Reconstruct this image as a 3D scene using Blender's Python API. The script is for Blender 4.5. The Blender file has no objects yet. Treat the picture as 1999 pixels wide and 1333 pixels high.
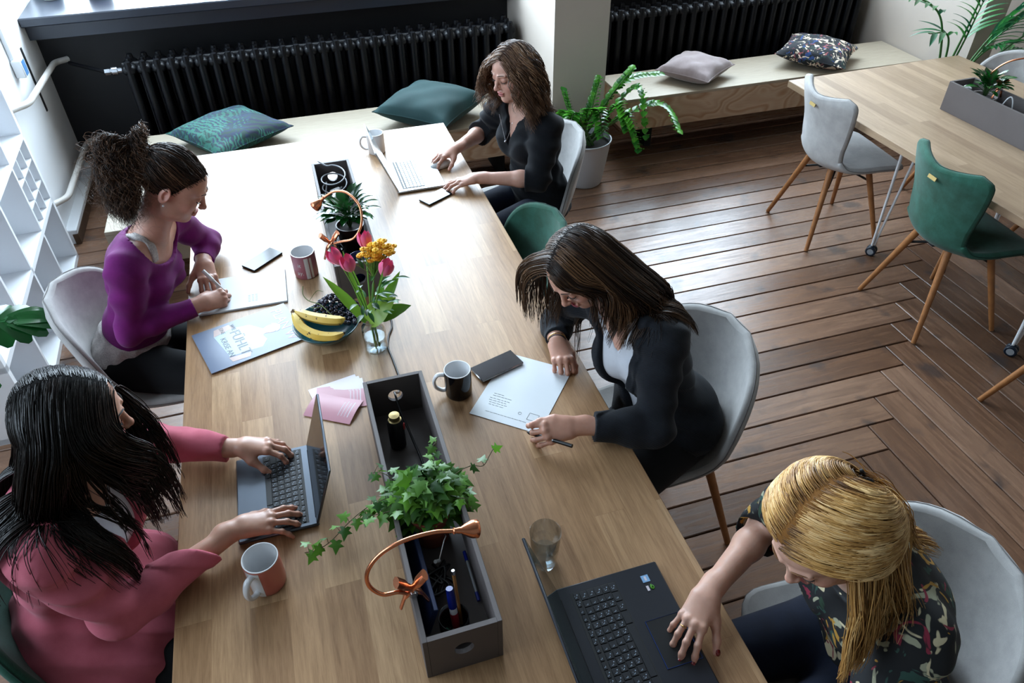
import bpy, math, random
import numpy as np
from mathutils import Vector, Matrix
PI = math.pi
sc = bpy.context.scene
COL = sc.collection
rng = np.random.default_rng(7)

# ---------------------------------------------------------------- helpers
def V3(*a): return np.array(a, float)
def nrm(v):
    v = np.asarray(v, float); n = np.linalg.norm(v, axis=-1, keepdims=True)
    return v / np.maximum(n, 1e-9)
def rotz(a): c, s = math.cos(a), math.sin(a); return np.array([[c, -s, 0], [s, c, 0], [0, 0, 1.]])
def rotx(a): c, s = math.cos(a), math.sin(a); return np.array([[1, 0, 0], [0, c, -s], [0, s, c]])
def roty(a): c, s = math.cos(a), math.sin(a); return np.array([[c, 0, s], [0, 1, 0], [-s, 0, c]])
def spline(pts, n=24):
    P = np.array(pts, float); m = len(P)
    if m == 2: t = np.linspace(0, 1, n)[:, None]; return P[0] * (1 - t) + P[1] * t
    E = np.vstack([2 * P[0] - P[1], P, 2 * P[-1] - P[-2]]); out = []
    for t in np.linspace(0, m - 1 - 1e-9, n):
        i = int(t); f = t - i; a, b, c, d = E[i:i + 4]
        out.append(.5 * ((2 * b) + (c - a) * f + (2 * a - 5 * b + 4 * c - d) * f * f + (3 * b - a - 3 * c + d) * f ** 3))
    return np.array(out)
def link(o, parent=None):
    COL.objects.link(o)
    if parent is not None: o.parent = parent
    return o
def mesh(name, V, F, mats, parent=None, smooth=40, mi=None, attrs=None, uv=None):
    me = bpy.data.meshes.new(name)
    V = np.asarray(V, np.float32)
    if isinstance(F, np.ndarray):
        n, k = F.shape
        me.vertices.add(len(V)); me.vertices.foreach_set('co', V.ravel())
        me.loops.add(n * k); me.loops.foreach_set('vertex_index', F.astype(np.int32).ravel())
        me.polygons.add(n); me.polygons.foreach_set('loop_start', np.arange(0, n * k, k, dtype=np.int32))
        me.update(calc_edges=True)
    else:
        me.from_pydata(V.tolist(), [], [tuple(int(i) for i in f) for f in F]); me.update()
    if not isinstance(mats, (list, tuple)): mats = [mats]
    for m in mats: me.materials.append(m)
    if mi is not None: me.polygons.foreach_set('material_index', np.asarray(mi, np.int32))
    if smooth:
        me.polygons.foreach_set('use_smooth', np.ones(len(me.polygons), bool))
        if smooth < 180: me.set_sharp_from_angle(angle=math.radians(smooth))
    if attrs:
        for k_, a in attrs.items():
            at = me.color_attributes.new(k_, 'FLOAT_COLOR', 'POINT'); a = np.asarray(a, np.float32)
            if a.ndim == 1: a = np.stack([a, a, a, np.ones_like(a)], 1)
            at.data.foreach_set('color', a.ravel())
    if uv is not None:
        l = me.uv_layers.new(name='UVMap'); l.data.foreach_set('uv', np.asarray(uv, np.float32).ravel())
    me.validate(clean_customdata=False)
    return link(bpy.data.objects.new(name, me), parent)
def tag(o, label, cat=None, group=None, kind=None):
    if label: o['label'] = label
    if cat: o['category'] = cat
    if group: o['group'] = group
    if kind: o['kind'] = kind
    return o
def thing(name, label, cat, loc=(0, 0, 0), rz=0, group=None):
    o = bpy.data.objects.new(name, None); o.empty_display_size = .05
    COL.objects.link(o); o.location = loc; o.rotation_euler = (0, 0, rz)
    return tag(o, label, cat, group)
def dup(o, parent=None):
    c = o.copy(); COL.objects.link(c)
    if parent is not None: c.parent = parent
    for ch in list(o.children): dup(ch, c)
    return c
class MB:
    def __init__(s): s.V = []; s.F = []; s.n = 0; s.A = []; s.cur = 0.; s.M = []; s.m = 0
    def add(s, V, F):
        V = np.asarray(V, float).reshape(-1, 3); s.V.append(V); s.A.append(np.full(len(V), s.cur))
        for f in F: s.F.append([i + s.n for i in f]); s.M.append(s.m)
        s.n += len(V); return s
    def box(s, c, d, R=None, bev=0.):
        d = np.array(d, float) / 2; c = np.array(c, float); b = min(bev, d.min() * .9)
        if b <= 0:
            P = np.array([[x, y, z] for x in (-1, 1) for y in (-1, 1) for z in (-1, 1)]) * d
            F = [(0, 1, 3, 2), (4, 6, 7, 5), (0, 4, 5, 1), (2, 3, 7, 6), (0, 2, 6, 4), (1, 5, 7, 3)]
        else:
            P = []; idx = {}
            for x in (-1, 1):
                for y in (-1, 1):
                    for z in (-1, 1):
                        for a in range(3):
                            e = np.array([x, y, z]) * (d - b); e[a] = np.array([x, y, z])[a] * d[a]
                            idx[(x, y, z, a)] = len(P); P.append(e)
            F = []
            for a in range(3):
                o1, o2 = [(1, 2), (2, 0), (0, 1)][a]
                for sg in (-1, 1):
                    q = []
                    for u, v in ((-1, -1), (1, -1), (1, 1), (-1, 1)):
                        k = [0, 0, 0]; k[a] = sg; k[o1] = u; k[o2] = v; q.append(idx[(*k, a)])
                    F.append(q if sg > 0 else q[::-1])
            for a in range(3):
                o1, o2 = [(1, 2), (2, 0), (0, 1)][a]
                for u in (-1, 1):
                    for v in (-1, 1):
                        k0 = [0, 0, 0]; k0[o1] = u; k0[o2] = v; k1 = list(k0); k0[a] = -1; k1[a] = 1
                        q = [idx[(*k0, o1)], idx[(*k1, o1)], idx[(*k1, o2)], idx[(*k0, o2)]]
                        F.append(q if u * v < 0 else q[::-1])
            for x in (-1, 1):
                for y in (-1, 1):
                    for z in (-1, 1):
                        q = [idx[(x, y, z, 0)], idx[(x, y, z, 1)], idx[(x, y, z, 2)]]
                        F.append(q if x * y * z > 0 else q[::-1])
            P = np.array(P)
        if R is not None: P = P @ np.asarray(R).T
        return s.add(P + c, F)
    def tube(s, path, r, n=8, cap=True, flat=1., up=None):
        P = np.array(path, float); m = len(P); r = np.full(m, r, float) if np.isscalar(r) else np.array(r, float)
        T = nrm(np.gradient(P, axis=0)); a = np.array(up if up is not None else ([0, 0, 1.] if abs(T[0][2]) < .9 else [1., 0, 0]))
        rings = []; th = np.arange(n) * 2 * PI / n; x = nrm(np.cross(a, T[0]))
        for i in range(m):
            x = nrm(x - T[i] * (x @ T[i])); y = np.cross(T[i], x)
            rings.append(P[i] + r[i] * (np.cos(th)[:, None] * x + flat * np.sin(th)[:, None] * y))
        F = [(i * n + j, i * n + (j + 1) % n, (i + 1) * n + (j + 1) % n, (i + 1) * n + j) for i in range(m - 1) for j in range(n)]
        if cap: F += [tuple(range(n))[::-1], tuple((m - 1) * n + j for j in range(n))]
        return s.add(np.concatenate(rings), F)
    def lathe(s, prof, n=32, c=(0, 0, 0), R=None):
        P = []; F = []; th = np.arange(n) * 2 * PI / n
        for r, z in prof: P += [[max(r, 1e-5) * math.cos(t), max(r, 1e-5) * math.sin(t), z] for t in th]
        for i in range(len(prof) - 1):
            F += [(i * n + j, i * n + (j + 1) % n, (i + 1) * n + (j + 1) % n, (i + 1) * n + j) for j in range(n)]
        P = np.array(P)
        if R is not None: P = P @ np.asarray(R).T
        return s.add(P + np.array(c, float), F)
    def grid(s, P, closed=False):
        P = np.asarray(P, float); a, b = P.shape[:2]
        F = [(i * b + j, i * b + (j + 1) % b, (i + 1) * b + (j + 1) % b, (i + 1) * b + j) for i in range(a - 1) for j in range(b if closed else b - 1)]
        return s.add(P.reshape(-1, 3), F)
    def ball(s, c, r, n=10, m=7, R=None):
        r = np.array([r] * 3 if np.isscalar(r) else r, float)
        u = np.linspace(0, PI, m); v = np.arange(n) * 2 * PI / n
        P = np.array([[[math.sin(a) * math.cos(b), math.sin(a) * math.sin(b), math.cos(a)] for b in v] for a in u]) * r
        P = P.reshape(-1, 3)
        if R is not None: P = P @ np.asarray(R).T
        a, b = m, n
        F = [(i * b + j, (i + 1) * b + j, (i + 1) * b + (j + 1) % b, i * b + (j + 1) % b) for i in range(a - 1) for j in range(b)]
        return s.add(P + np.array(c, float), F)
    def prism(s, poly, z0, z1):
        n = len(poly); P = [[x, y, z0] for x, y in poly] + [[x, y, z1] for x, y in poly]
        F = [tuple(range(n))[::-1], tuple(range(n, 2 * n))] + [(i, (i + 1) % n, n + (i + 1) % n, n + i) for i in range(n)]
        return s.add(P, F)
    def obj(s, name, mat, parent=None, smooth=40, label=None):
        o = mesh(name, np.concatenate(s.V), s.F, mat, parent, smooth, mi=s.M if isinstance(mat, (list, tuple)) else None, attrs={'rnd': np.concatenate(s.A)})
        if label: o['label'] = label
        return o
def text(name, s, size, mat, parent, loc, R, ext=.0004, align='CENTER', shear=0., sx=1.):
    cu = bpy.data.curves.new(name, 'FONT'); cu.body = s; cu.size = size; cu.extrude = ext; cu.align_x = align; cu.align_y = 'CENTER'; cu.shear = shear; cu.resolution_u = 3
    t = bpy.data.objects.new(name, cu); COL.objects.link(t)
    bpy.context.view_layer.update()
    me = bpy.data.meshes.new_from_object(t.evaluated_get(bpy.context.evaluated_depsgraph_get()))
    COL.objects.unlink(t); bpy.data.objects.remove(t)
    me.name = name; me.materials.clear(); me.materials.append(mat)
    o = bpy.data.objects.new(name, me); link(o, parent)
    M = Matrix([[*r] for r in (np.asarray(R) * np.array([sx, 1, 1]))]).to_4x4(); M.translation = Vector(loc); o.matrix_local = M
    return o

# ---------------------------------------------------------------- materials
def lin(c):
    if isinstance(c, str):
        c = c.lstrip('#'); c = [int(c[i:i + 2], 16) / 255 for i in (0, 2, 4)]
        c = [x / 12.92 if x <= .04045 else ((x + .055) / 1.055) ** 2.4 for x in c]
    return (*c[:3], 1.)
class NT:
    def __init__(s, name):
        s.m = bpy.data.materials.new(name); s.m.use_nodes = True; s.t = s.m.node_tree; s.N = s.t.nodes
        s.b = s.N['Principled BSDF']; s.out = s.N['Material Output']
    def n(s, typ, **k):
        x = s.N.new(typ)
        for a, v in k.items():
            if a.startswith('i_'):
                a = a[2:]; key = int(a) if a.isdigit() else a.replace('_', ' ')
                if hasattr(v, 'default_value') or isinstance(v, bpy.types.NodeSocket): s.t.links.new(v, x.inputs[key])
                else: x.inputs[key].default_value = v
            else: setattr(x, a, v)
        return x
    def l(s, a, b): s.t.links.new(a, b)
    def co(s, kind='Object', scale=(1, 1, 1), rot=(0, 0, 0), loc=(0, 0, 0)):
        c = s.n('ShaderNodeTexCoord'); m = s.n('ShaderNodeMapping'); s.l(c.outputs[kind], m.inputs[0])
        m.inputs['Scale'].default_value = scale; m.inputs['Rotation'].default_value = rot; m.inputs['Location'].default_value = loc
        return m.outputs[0]
    def noise(s, vec, scale, detail=3, rough=.5, dist=0):
        x = s.n('ShaderNodeTexNoise'); s.l(vec, x.inputs['Vector']); x.inputs['Scale'].default_value = scale; x.inputs['Detail'].default_value = detail
        x.inputs['Roughness'].default_value = rough; x.inputs['Distortion'].default_value = dist; return x.outputs[0]
    def ramp(s, f, stops, interp='LINEAR'):
        r = s.n('ShaderNodeValToRGB'); s.l(f, r.inputs[0]); e = r.color_ramp.elements; r.color_ramp.interpolation = interp
        while len(e) < len(stops): e.new(.5)
        for i, (p, c) in enumerate(stops): e[i].position = p; e[i].color = lin(c)
        return r.outputs[0]
    def mix(s, f, a, b, mode='MIX'):
        x = s.n('ShaderNodeMix', data_type='RGBA', blend_type=mode)
        for v, i in ((f, 0), (a, 6), (b, 7)):
            if isinstance(v, bpy.types.NodeSocket): s.l(v, x.inputs[i])
            else: x.inputs[i].default_value = v if i == 0 else (lin(v) if isinstance(v, (str, tuple, list)) else v)
        return x.outputs[2]
    def bump(s, h, st=.3, dist=.002):
        b = s.n('ShaderNodeBump'); s.l(h, b.inputs['Height']); b.inputs['Strength'].default_value = st; b.inputs['Distance'].default_value = dist
        s.l(b.outputs[0], s.b.inputs['Normal']); return b
    def set(s, **k):
        for a, v in k.items():
            a = a.replace('_', ' ')
            if isinstance(v, bpy.types.NodeSocket): s.l(v, s.b.inputs[a])
            else: s.b.inputs[a].default_value = lin(v) if isinstance(v, str) else v
        return s
_mc = {}
def mat(name, col, rough=.5, metal=0., var=None, vs=8., bump=0., bs=200., spec=.5, sheen=0., sub=0., coat=0., trans=0., ior=1.45, alpha=1.):
    if name in _mc: return _mc[name]
    t = NT(name); t.set(Roughness=rough, Metallic=metal, IOR=ior); t.b.inputs['Specular IOR Level'].default_value = spec
    c = lin(col)
    if var is not None: t.set(Base_Color=t.ramp(t.noise(t.co(), vs, 4, .6), [(.3, col), (.7, var)]))
    else: t.b.inputs['Base Color'].default_value = c
    if bump: t.bump(t.noise(t.co(), bs, 3, .6), bump, .001)
    if sheen: t.b.inputs['Sheen Weight'].default_value = sheen; t.b.inputs['Sheen Roughness'].default_value = .4
    if sub: t.b.inputs['Subsurface Weight'].default_value = sub; t.b.inputs['Subsurface Scale'].default_value = .01
    if coat: t.b.inputs['Coat Weight'].default_value = coat; t.b.inputs['Coat Roughness'].default_value = .1
    if trans: t.b.inputs['Transmission Weight'].default_value = trans
    _mc[name] = t.m; return t.m
def wood_stave(name, c1, c2, c3, bw=.62, rh=.062, rough=.34, spec=.5, offs=0., axis='y', grain=.5):
    t = NT(name); r = (0, 0, PI / 2) if axis == 'y' else (0, 0, 0)
    v = t.co(rot=r, loc=(offs, .011, 0))
    b = t.n('ShaderNodeTexBrick', offset=.37, squash=1.)
    t.l(v, b.inputs['Vector'])
    for k_, x in (('Scale', 1.), ('Mortar Size', .0004), ('Mortar Smooth', .1), ('Bias', 0.), ('Brick Width', bw), ('Row Height', rh)): b.inputs[k_].default_value = x
    b.inputs['Color1'].default_value = (0, 0, 0, 1); b.inputs['Color2'].default_value = (1, 1, 1, 1); b.inputs['Mortar'].default_value = (.1, .1, .1, 1)
    base = t.ramp(b.outputs[0], [(0., c1), (.5, c2), (1., c3)])
    ad = t.n('ShaderNodeVectorMath', operation='ADD'); t.l(v, ad.inputs[0]); t.l(b.outputs[0], ad.inputs[1])
    ms = t.n('ShaderNodeMapping'); t.l(ad.outputs[0], ms.inputs[0]); ms.inputs['Scale'].default_value = (1., 14., 14.)
    g = t.noise(ms.outputs[0], 5., 6, .65, .6); g2 = t.noise(ms.outputs[0], 26., 3, .6)
    gm = t.n('ShaderNodeMath', operation='MULTIPLY_ADD'); t.l(g, gm.inputs[0]); gm.inputs[1].default_value = .7; 
    g3 = t.n('ShaderNodeMath', operation='MULTIPLY'); t.l(g2, g3.inputs[0]); g3.inputs[1].default_value = .3; t.l(g3.outputs[0], gm.inputs[2])
    gr = t.ramp(gm.outputs[0], [(.3, (.50, .42, .36)), (.6, (1.12, 1.1, 1.08))])
    t.set(Base_Color=t.mix(grain, base, gr, 'MULTIPLY'), Roughness=rough); t.b.inputs['Specular IOR Level'].default_value = spec
    t.bump(gm.outputs[0], .12, .001)
    return t.m
def fabric(name, c1, c2, s=900., rough=.9, bump=.25, sheen=.15):
    if name in _mc: return _mc[name]
    t = NT(name); v = t.co(); a = t.noise(v, 18., 3, .6); w = t.noise(v, s, 2, .6)
    mx = t.n('ShaderNodeMath', operation='MULTIPLY_ADD'); t.l(a, mx.inputs[0]); mx.inputs[1].default_value = .5
    h = t.n('ShaderNodeMath', operation='MULTIPLY'); t.l(w, h.inputs[0]); h.inputs[1].default_value = .5; t.l(h.outputs[0], mx.inputs[2])
    t.set(Base_Color=t.ramp(mx.outputs[0], [(.38, c1), (.62, c2)]), Roughness=rough)
    t.b.inputs['Sheen Weight'].default_value = sheen; t.b.inputs['Specular IOR Level'].default_value = .25
    t.bump(w, bump, .0006); _mc[name] = t.m; return t.m
def attr_mat(name, a, b, rough=.5, spec=.5, stops=None, sub=0.):
    t = NT(name); at = t.n('ShaderNodeAttribute', attribute_name='rnd')
    t.set(Base_Color=t.ramp(at.outputs['Fac'], stops or [(0, a), (1, b)]), Roughness=rough); t.b.inputs['Specular IOR Level'].default_value = spec
    if sub: t.b.inputs['Subsurface Weight'].default_value = sub; t.b.inputs['Subsurface Scale'].default_value = .01
    return t.m
def leaf_mat(name, a, b, rough=.35, trans=.25):
    t = NT(name); at = t.n('ShaderNodeAttribute', attribute_name='rnd')
    c = t.ramp(at.outputs['Fac'], [(0, a), (1, b)]); t.set(Base_Color=c, Roughness=rough)
    tr = t.n('ShaderNodeBsdfTranslucent'); t.l(c, tr.inputs[0]); mx = t.n('ShaderNodeMixShader'); mx.inputs[0].default_value = trans
    t.l(t.b.outputs[0], mx.inputs[1]); t.l(tr.outputs[0], mx.inputs[2]); t.l(mx.outputs[0], t.out.inputs[0]); return t.m

M_oak = wood_stave('oak_staves', '#8d6c4d', '#a07e5c', '#b39370', rough=.36, spec=.38, rh=.085, grain=.75)
M_oak2 = wood_stave('oak_staves_pale', '#8d765f', '#9b846b', '#a99178', rough=.34, spec=.5, bw=.7, rh=.06)
M_legwood = mat('leg_wood', '#8a5a33', .45, var='#a26c3f', vs=30)
M_white = mat('white_paint', '#e3e6e9', .5)
M_black = mat('black_plastic', '#0b0c0f', .35)
M_blackmat = mat('black_matte', '#08090b', .7)
M_steel = mat('steel', '#b9bcc0', .25, 1.)
M_porc = mat('white_glaze', '#d5d6d8', .18, coat=.4)
M_copper = mat('copper', '#d58a66', .25, 1.)
M_greybox = mat('grey_box', '#57504f', .6, var='#5d5655', vs=5)
M_boxin = mat('box_interior', '#1b1a1d', .7)
M_greyfab = fabric('light_grey_wool', '#989694', '#adaaa8')
M_greenfab = fabric('dark_green_wool', '#18402f', '#27584a')
# ---------------------------------------------------------------- room
M_floorw = NT('floor_boards')
_t = M_floorw
_at = _t.n('ShaderNodeAttribute', attribute_name='rnd')
_uv = _t.n('ShaderNodeTexCoord').outputs['UV']
_mp = _t.n('ShaderNodeMapping'); _t.l(_uv, _mp.inputs[0]); _mp.inputs['Scale'].default_value = (1.2, 14, 1)
_g = _t.noise(_mp.outputs[0], 3., 7, .62, 1.2)
_k = _t.noise(_uv, 5.5, 3, .5)
_c = _t.ramp(_at.outputs['Fac'], [(0, '#5f4636'), (.35, '#70523f'), (.7, '#7f604c'), (1, '#8d6e5a')])
_c = _t.mix(.75, _c, _t.ramp(_g, [(.32, (.42, .36, .33)), (.62, (1.05, 1.03, 1.))]), 'MULTIPLY')
_c = _t.mix(_t.ramp(_k, [(.60, (0, 0, 0)), (.70, (.7, .7, .7))]), _c, '#3a3433')
_t.set(Base_Color=_c, Roughness=_t.ramp(_g, [(.3, (.36,) * 3), (.7, (.22,) * 3)])); _t.bump(_g, .25, .002)
M_gap = mat('floor_gap', '#0c0806', .9)
def build_floor():
    V = []; F = []; uv = []; mi = []; A = []
    def board(x0, y0, x1, y1, along_x):
        g = .0028; x0 += g; y0 += g; x1 -= g; y1 -= g; z = rng.uniform(-.0012, 0); n = len(V); b = .003
        V.extend([(x0 + b, y0 + b, z), (x1 - b, y0 + b, z), (x1 - b, y1 - b, z), (x0 + b, y1 - b, z), (x0, y0, z - b), (x1, y0, z - b), (x1, y1, z - b), (x0, y1, z - b),
                  (x0, y0, -.02), (x1, y0, -.02), (x1, y1, -.02), (x0, y1, -.02)])
        fs = [(0, 1, 2, 3)] + [(4 + i, 4 + (i + 1) % 4, (i + 1) % 4, i) for i in range(4)] + [(8 + i, 8 + (i + 1) % 4, 4 + (i + 1) % 4, 4 + i) for i in range(4)]
        o = rng.uniform(0, 50, 2); A.extend([rng.uniform()] * 12)
        for f in fs:
            F.append([i + n for i in f]); mi.append(0)
            for i in f:
                x, y, _ = V[i + n]; uv.append((x + o[0], y + o[1]) if along_x else (y + o[0], x + o[1]))
    p = .1375; x0, y0 = 2.065, 1.6275
    for k in range(-31, 27):
        ya = y0 + k * p; xe = min(x0 + (k + 1) * p, 5.2); xs = -3.
        if xe <= xs: continue
        x = xe
        while x > xs:
            L = rng.uniform(2.2, 4.2); board(max(x - L, xs), ya, x, ya + p, True); x -= L
    for j in range(-33, 23):
        xa = x0 + j * p; ye = min(y0 + j * p, 5.2); y = ye
        while y > -2.6:
            L = rng.uniform(2.5, 4.); board(xa, max(y - L, -2.6), xa + p, y, False); y -= L
    n = len(V); V.extend([(-3, -2.6, -.019), (5.2, -2.6, -.019), (5.2, 5.2, -.019), (-3, 5.2, -.019)]); A.extend([0] * 4)
    F.append([n, n + 1, n + 2, n + 3]); mi.append(1); uv += [(0, 0)] * 4
    # small black marks on the boards
    o = mesh('floor', V, F, [_t.m, M_gap], smooth=0, mi=mi, attrs={'rnd': np.array(A)}, uv=uv)
    tag(o, 'brown worn wooden plank floor with a herringbone seam', kind='structure')
build_floor()

YB, YF = 5.15, 4.20          # niche back, pillar front
M_plaster = mat('grey_white_plaster', '#aea398', .85, var='#b4a99e', vs=2.5, bump=.08, bs=60)
M_grey = mat('grey_plaster', '#6a6864', .9)
M_dark = mat('blue_black_paint', '#090a0e', .55, bump=.05, bs=30)
def struct(name, label, mb, m, smooth=0): return tag(mb.obj(name, m, None, smooth), label, kind='structure')
b = MB()
def quad(mb, a, b_, c, d): mb.add([a, b_, c, d], [(0, 1, 2, 3)])
def slab(mb, x0, x1, y0, y1, z0, z1): mb.box(((x0 + x1) / 2, (y0 + y1) / 2, (z0 + z1) / 2), (x1 - x0, y1 - y0, z1 - z0))
ZS, ZC = .98, 4.5
# piers, lintels and the wall left of the first niche
slab(b, 1.555, 1.90, YF, 5.6, 0, ZC); slab(b, 4.31, 4.50, 3.82, 5.6, 0, ZC)
for xa, xb in ((-1.37, 1.555), (1.90, 4.31), (4.50, 5.1)):
    slab(b, xa, xb, YB, 5.6, 4.15, ZC)
struct('wall_back', 'pale grey plaster wall with pillars between the radiator niches', b, M_plaster)
M_wallw = mat('white_plaster', '#e9ecef', .8)
b = MB(); slab(b, -3., -1.37, YF, 5.6, 0, ZC); struct('wall_corner', 'white wall beside the left niche', b, M_wallw)
b = MB()
for xa, xb in ((-1.37, 1.555), (1.90, 4.31)): slab(b, xa, xb, YB, 5.6, 0, ZS)
struct('trim_1', 'blue-black painted parapet behind the radiators', b, M_dark)
b = MB(); slab(b, 4.50, 5.06, 5.4, 5.6, 0, .3); struct('trim_2', 'pale parapet under the right window', b, M_plaster)
M_sill = mat('sill_paint', '#2a2f3a', .3, spec=.6)
b = MB(); b.box((.0925, 5.25, 1.015), (2.925, .60, .05), bev=.006); b.box((.0925, 5.09, .945), (2.92, .13, .09))
struct('trim_3', 'dark glossy window sill above the left radiator', b, M_sill)
b = MB(); b.box((3.105, 5.25, 1.015), (2.41, .60, .05), bev=.006); b.box((3.105, 5.09, .945), (2.4, .13, .09))
struct('trim_4', 'dark glossy window sill above the right radiator', b, M_sill)
b = MB(); b.box((-1.345, 4.68, .045), (.065, .92, .09), bev=.004); struct('baseboard_left', 'white topped brown skirting ledge at the niche wall', b, [M_white])
b = MB(); b.box((-1.325, 4.68, .032), (.03, .925, .064)); struct('trim_5', 'brown wooden edge of the skirting ledge', b, mat('brown_edge', '#4b3728', .6, var='#5a4433', vs=12))
b = MB(); slab(b, -3.1, -3., 3.4, 5.6, 0, ZC); slab(b, -3.1, -3., -2.6, .2, 0, ZC); slab(b, -3.1, -3., .2, 3.4, 0, 1.3); slab(b, -3.1, -3., .2, 3.4, 4.2, ZC); struct('wall_left', 'white wall behind the shelving', b, M_plaster)
b = MB()
for y_ in (.23, 1.3, 2.3, 3.37): b.box((-3.05, y_, 2.75), (.06, .06, 2.9))
for z_ in (1.33, 2.8, 4.17): b.box((-3.05, 1.8, z_), (.06, 3.2, .06))
struct('window_4', 'white framed window added out of view high on the left wall for side light', b, M_white)  # unseen window, added to let soft side light in from the left
b = MB(); slab(b, 5.06, 5.16, -2.6, 5.6, 0, ZC); struct('wall_right', 'pale wall on the right', b, M_plaster)
b = MB(); slab(b, -3.1, 5.16, -2.7, -2.6, 0, ZC); struct('wall_front', 'grey wall behind the viewer', b, M_grey)
b = MB(); slab(b, -3.1, 5.16, -2.7, 5.6, ZC, ZC + .1); struct('ceiling', 'grey ceiling', b, M_grey)
for i, (xa, xb) in enumerate(((-1.37, 1.555), (1.90, 4.31), (4.50, 5.06))):
    b = MB(); n = 3 if i < 2 else 1; zt = 4.15; zb = 1.04 if i < 2 else .3
    for k in range(n + 1): x = xa + (xb - xa) * k / n; b.box((min(max(x, xa + .03), xb - .03), 5.5, (zb + zt) / 2), (.06, .06, zt - zb))
    for z in (zb + .03, 2.4, 3.3, zt - .03): b.box(((xa + xb) / 2, 5.5, z), (xb - xa, .06, .06))
    struct('window_%d' % (i + 1), 'white framed window over the niche', b, M_white)
# black slit and small socket box on the left wall
b = MB(); b.box((-1.368, 4.80, .75), (.006, .022, .36)); tag(b.obj('wall_slot', M_blackmat, None, 0), 'narrow vertical black slot in the niche side wall', 'wall slot')

# ---------------------------------------------------------------- radiators
M_rad = mat('radiator_black', '#08090e', .38, spec=.3)
def radiator(x0, n, y, zt, zb, label, pitch=.08):
    t = thing('radiator', label, 'radiator', (x0, y, 0), group=None); first = None
    for i in range(n):
        if first is None:
            m = MB()
            for dy in (-.075, 0, .075):
                m.tube([(0, dy, zb), (0, dy, zb + .04), (0, dy, zt - .04), (0, dy, zt)], [.016, .024, .024, .016], 8, flat=1.)
            for z in (zb + .05, zt - .05): m.box((0, 0, z), (pitch * .99, .19, .05), bev=.015); m.tube([(-pitch / 2, 0, z), (pitch / 2, 0, z)], .03, 10)
            m.box((0, 0, (zt + zb) / 2), (.028, .15, zt - zb - .06))
            first = m.obj('section', M_rad, t, 50)
            o = first
        else: o = first.copy(); link(o, t)
        o.location = (i * pitch, 0, 0)
    return t
r1 = radiator(-.86, 30, 4.86, .80, .17, 'black ribbed radiator in the left niche behind the cushions')
m = MB(); m.tube([(-.05, 0, .735), (-.13, 0, .735)], .014, 8); m.tube([(-.075, 0, .735), (-.105, 0, .735)], .024, 10); m.tube([(-.115, 0, .735), (-.145, 0, .735)], .02, 6)
m.obj('valve', M_steel, r1, label='chrome valve')
m = MB(); m.tube([(-.14, 0, .735), (-.36, .2, .745)], .011, 8); m.obj('supply_pipe', M_rad, r1); MB().tube([(-.03, 0, .22), (-.36, .2, .24)], .012, 8).obj('supply_pipe', M_rad, r1)
radiator(2.0, 28, 4.86, .80, .17, 'black ribbed radiator in the right niche behind the plywood bench')
M_pipe = mat('cream_pipe', '#c9c5c0', .35)
def roundpath(pts, r=.05, n=6):
    P = np.array(pts, float); out = [P[0]]
    for i in range(1, len(P) - 1):
        a, b, c = P[i - 1], P[i], P[i + 1]; ra = min(r, np.linalg.norm(a - b) * .45, np.linalg.norm(c - b) * .45); s = b + nrm(a - b) * ra; e = b + nrm(c - b) * ra
        out += [s * (1 - t) ** 2 + 2 * b * t * (1 - t) + e * t * t for t in np.linspace(0, 1, n)]
    return np.array(out + [P[-1]])
def pipe(label, pts):
    m = MB(); m.tube(roundpath(pts), .017, 12); tag(m.obj('heating_pipe', M_pipe), label, 'pipe')
pipe('upper white heating pipe crossing the slotted niche wall', [(-1.24, 5.14, .745), (-1.30, 5.06, .755), (-1.305, 4.34, .785), (-1.40, 4.15, .81), (-1.52, 4.15, .81)])
pipe('lower white heating pipe bending down near the skirting ledge', [(-1.24, 5.14, .24), (-1.30, 5.06, .243), (-1.305, 4.30, .255), (-1.40, 4.15, .275), (-1.52, 4.15, .275)])
t = thing('junction_box', 'small white box with a blue side on the wall by the shelving', 'box', (-1.342, 4.56, .90))
MB().box((0, 0, 0), (.05, .075, .09), bev=.005).obj('housing', M_white, t)
MB().box((.0255, 0, 0), (.003, .05, .075)).obj('side_plate', mat('blue_plate', '#4f7fb0', .4), t, label='blue plate')
MB().box((-.015, .0, .95), (.02, .035, 1.8)).obj('cable_duct', M_white, t)

# ---------------------------------------------------------------- shelving
M_shelf = mat('shelf_white', '#f1f4f8', .45)
def shelving():
    t = thing('shelving_unit', 'white open cube shelving unit along the left wall', 'shelving', (-1.31, 4.06, 0), math.radians(1.9))
    D, P, n, lv = .36, .357, 4, 5; b = MB(); th = .028
    Lz = lv * P + .02
    W = n * .355
    b2 = MB()
    for i in range(n + 1): b2.box((-D / 2, -i * .355, Lz / 2), (D, th if i in (0, n) else .018, Lz))
    b2.obj('side_panels', M_shelf, t, 0)
    for k in range(lv + 1): b.box((-D / 2, -W / 2, .015 + k * P), (D, W + th, th))
    b.obj('shelves', M_shelf, t, 0)
    b = MB(); b.box((-D + .004, -W / 2, Lz / 2), (.006, W, Lz)); b.obj('back_panel', M_shelf, t, 0)
    b = MB()
    for k in (1, 2): b.box((-D / 2 + .01, -.355 / 2, P + .015 + k * P / 3), (D - .03, .34, .009)); b.box((-D / 2 + .01, -k * .355 / 3, 1.5 * P + .015), (D - .03, .009, P - .02))
    b.obj('cubby_insert', M_shelf, t, 0)
shelving()

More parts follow.
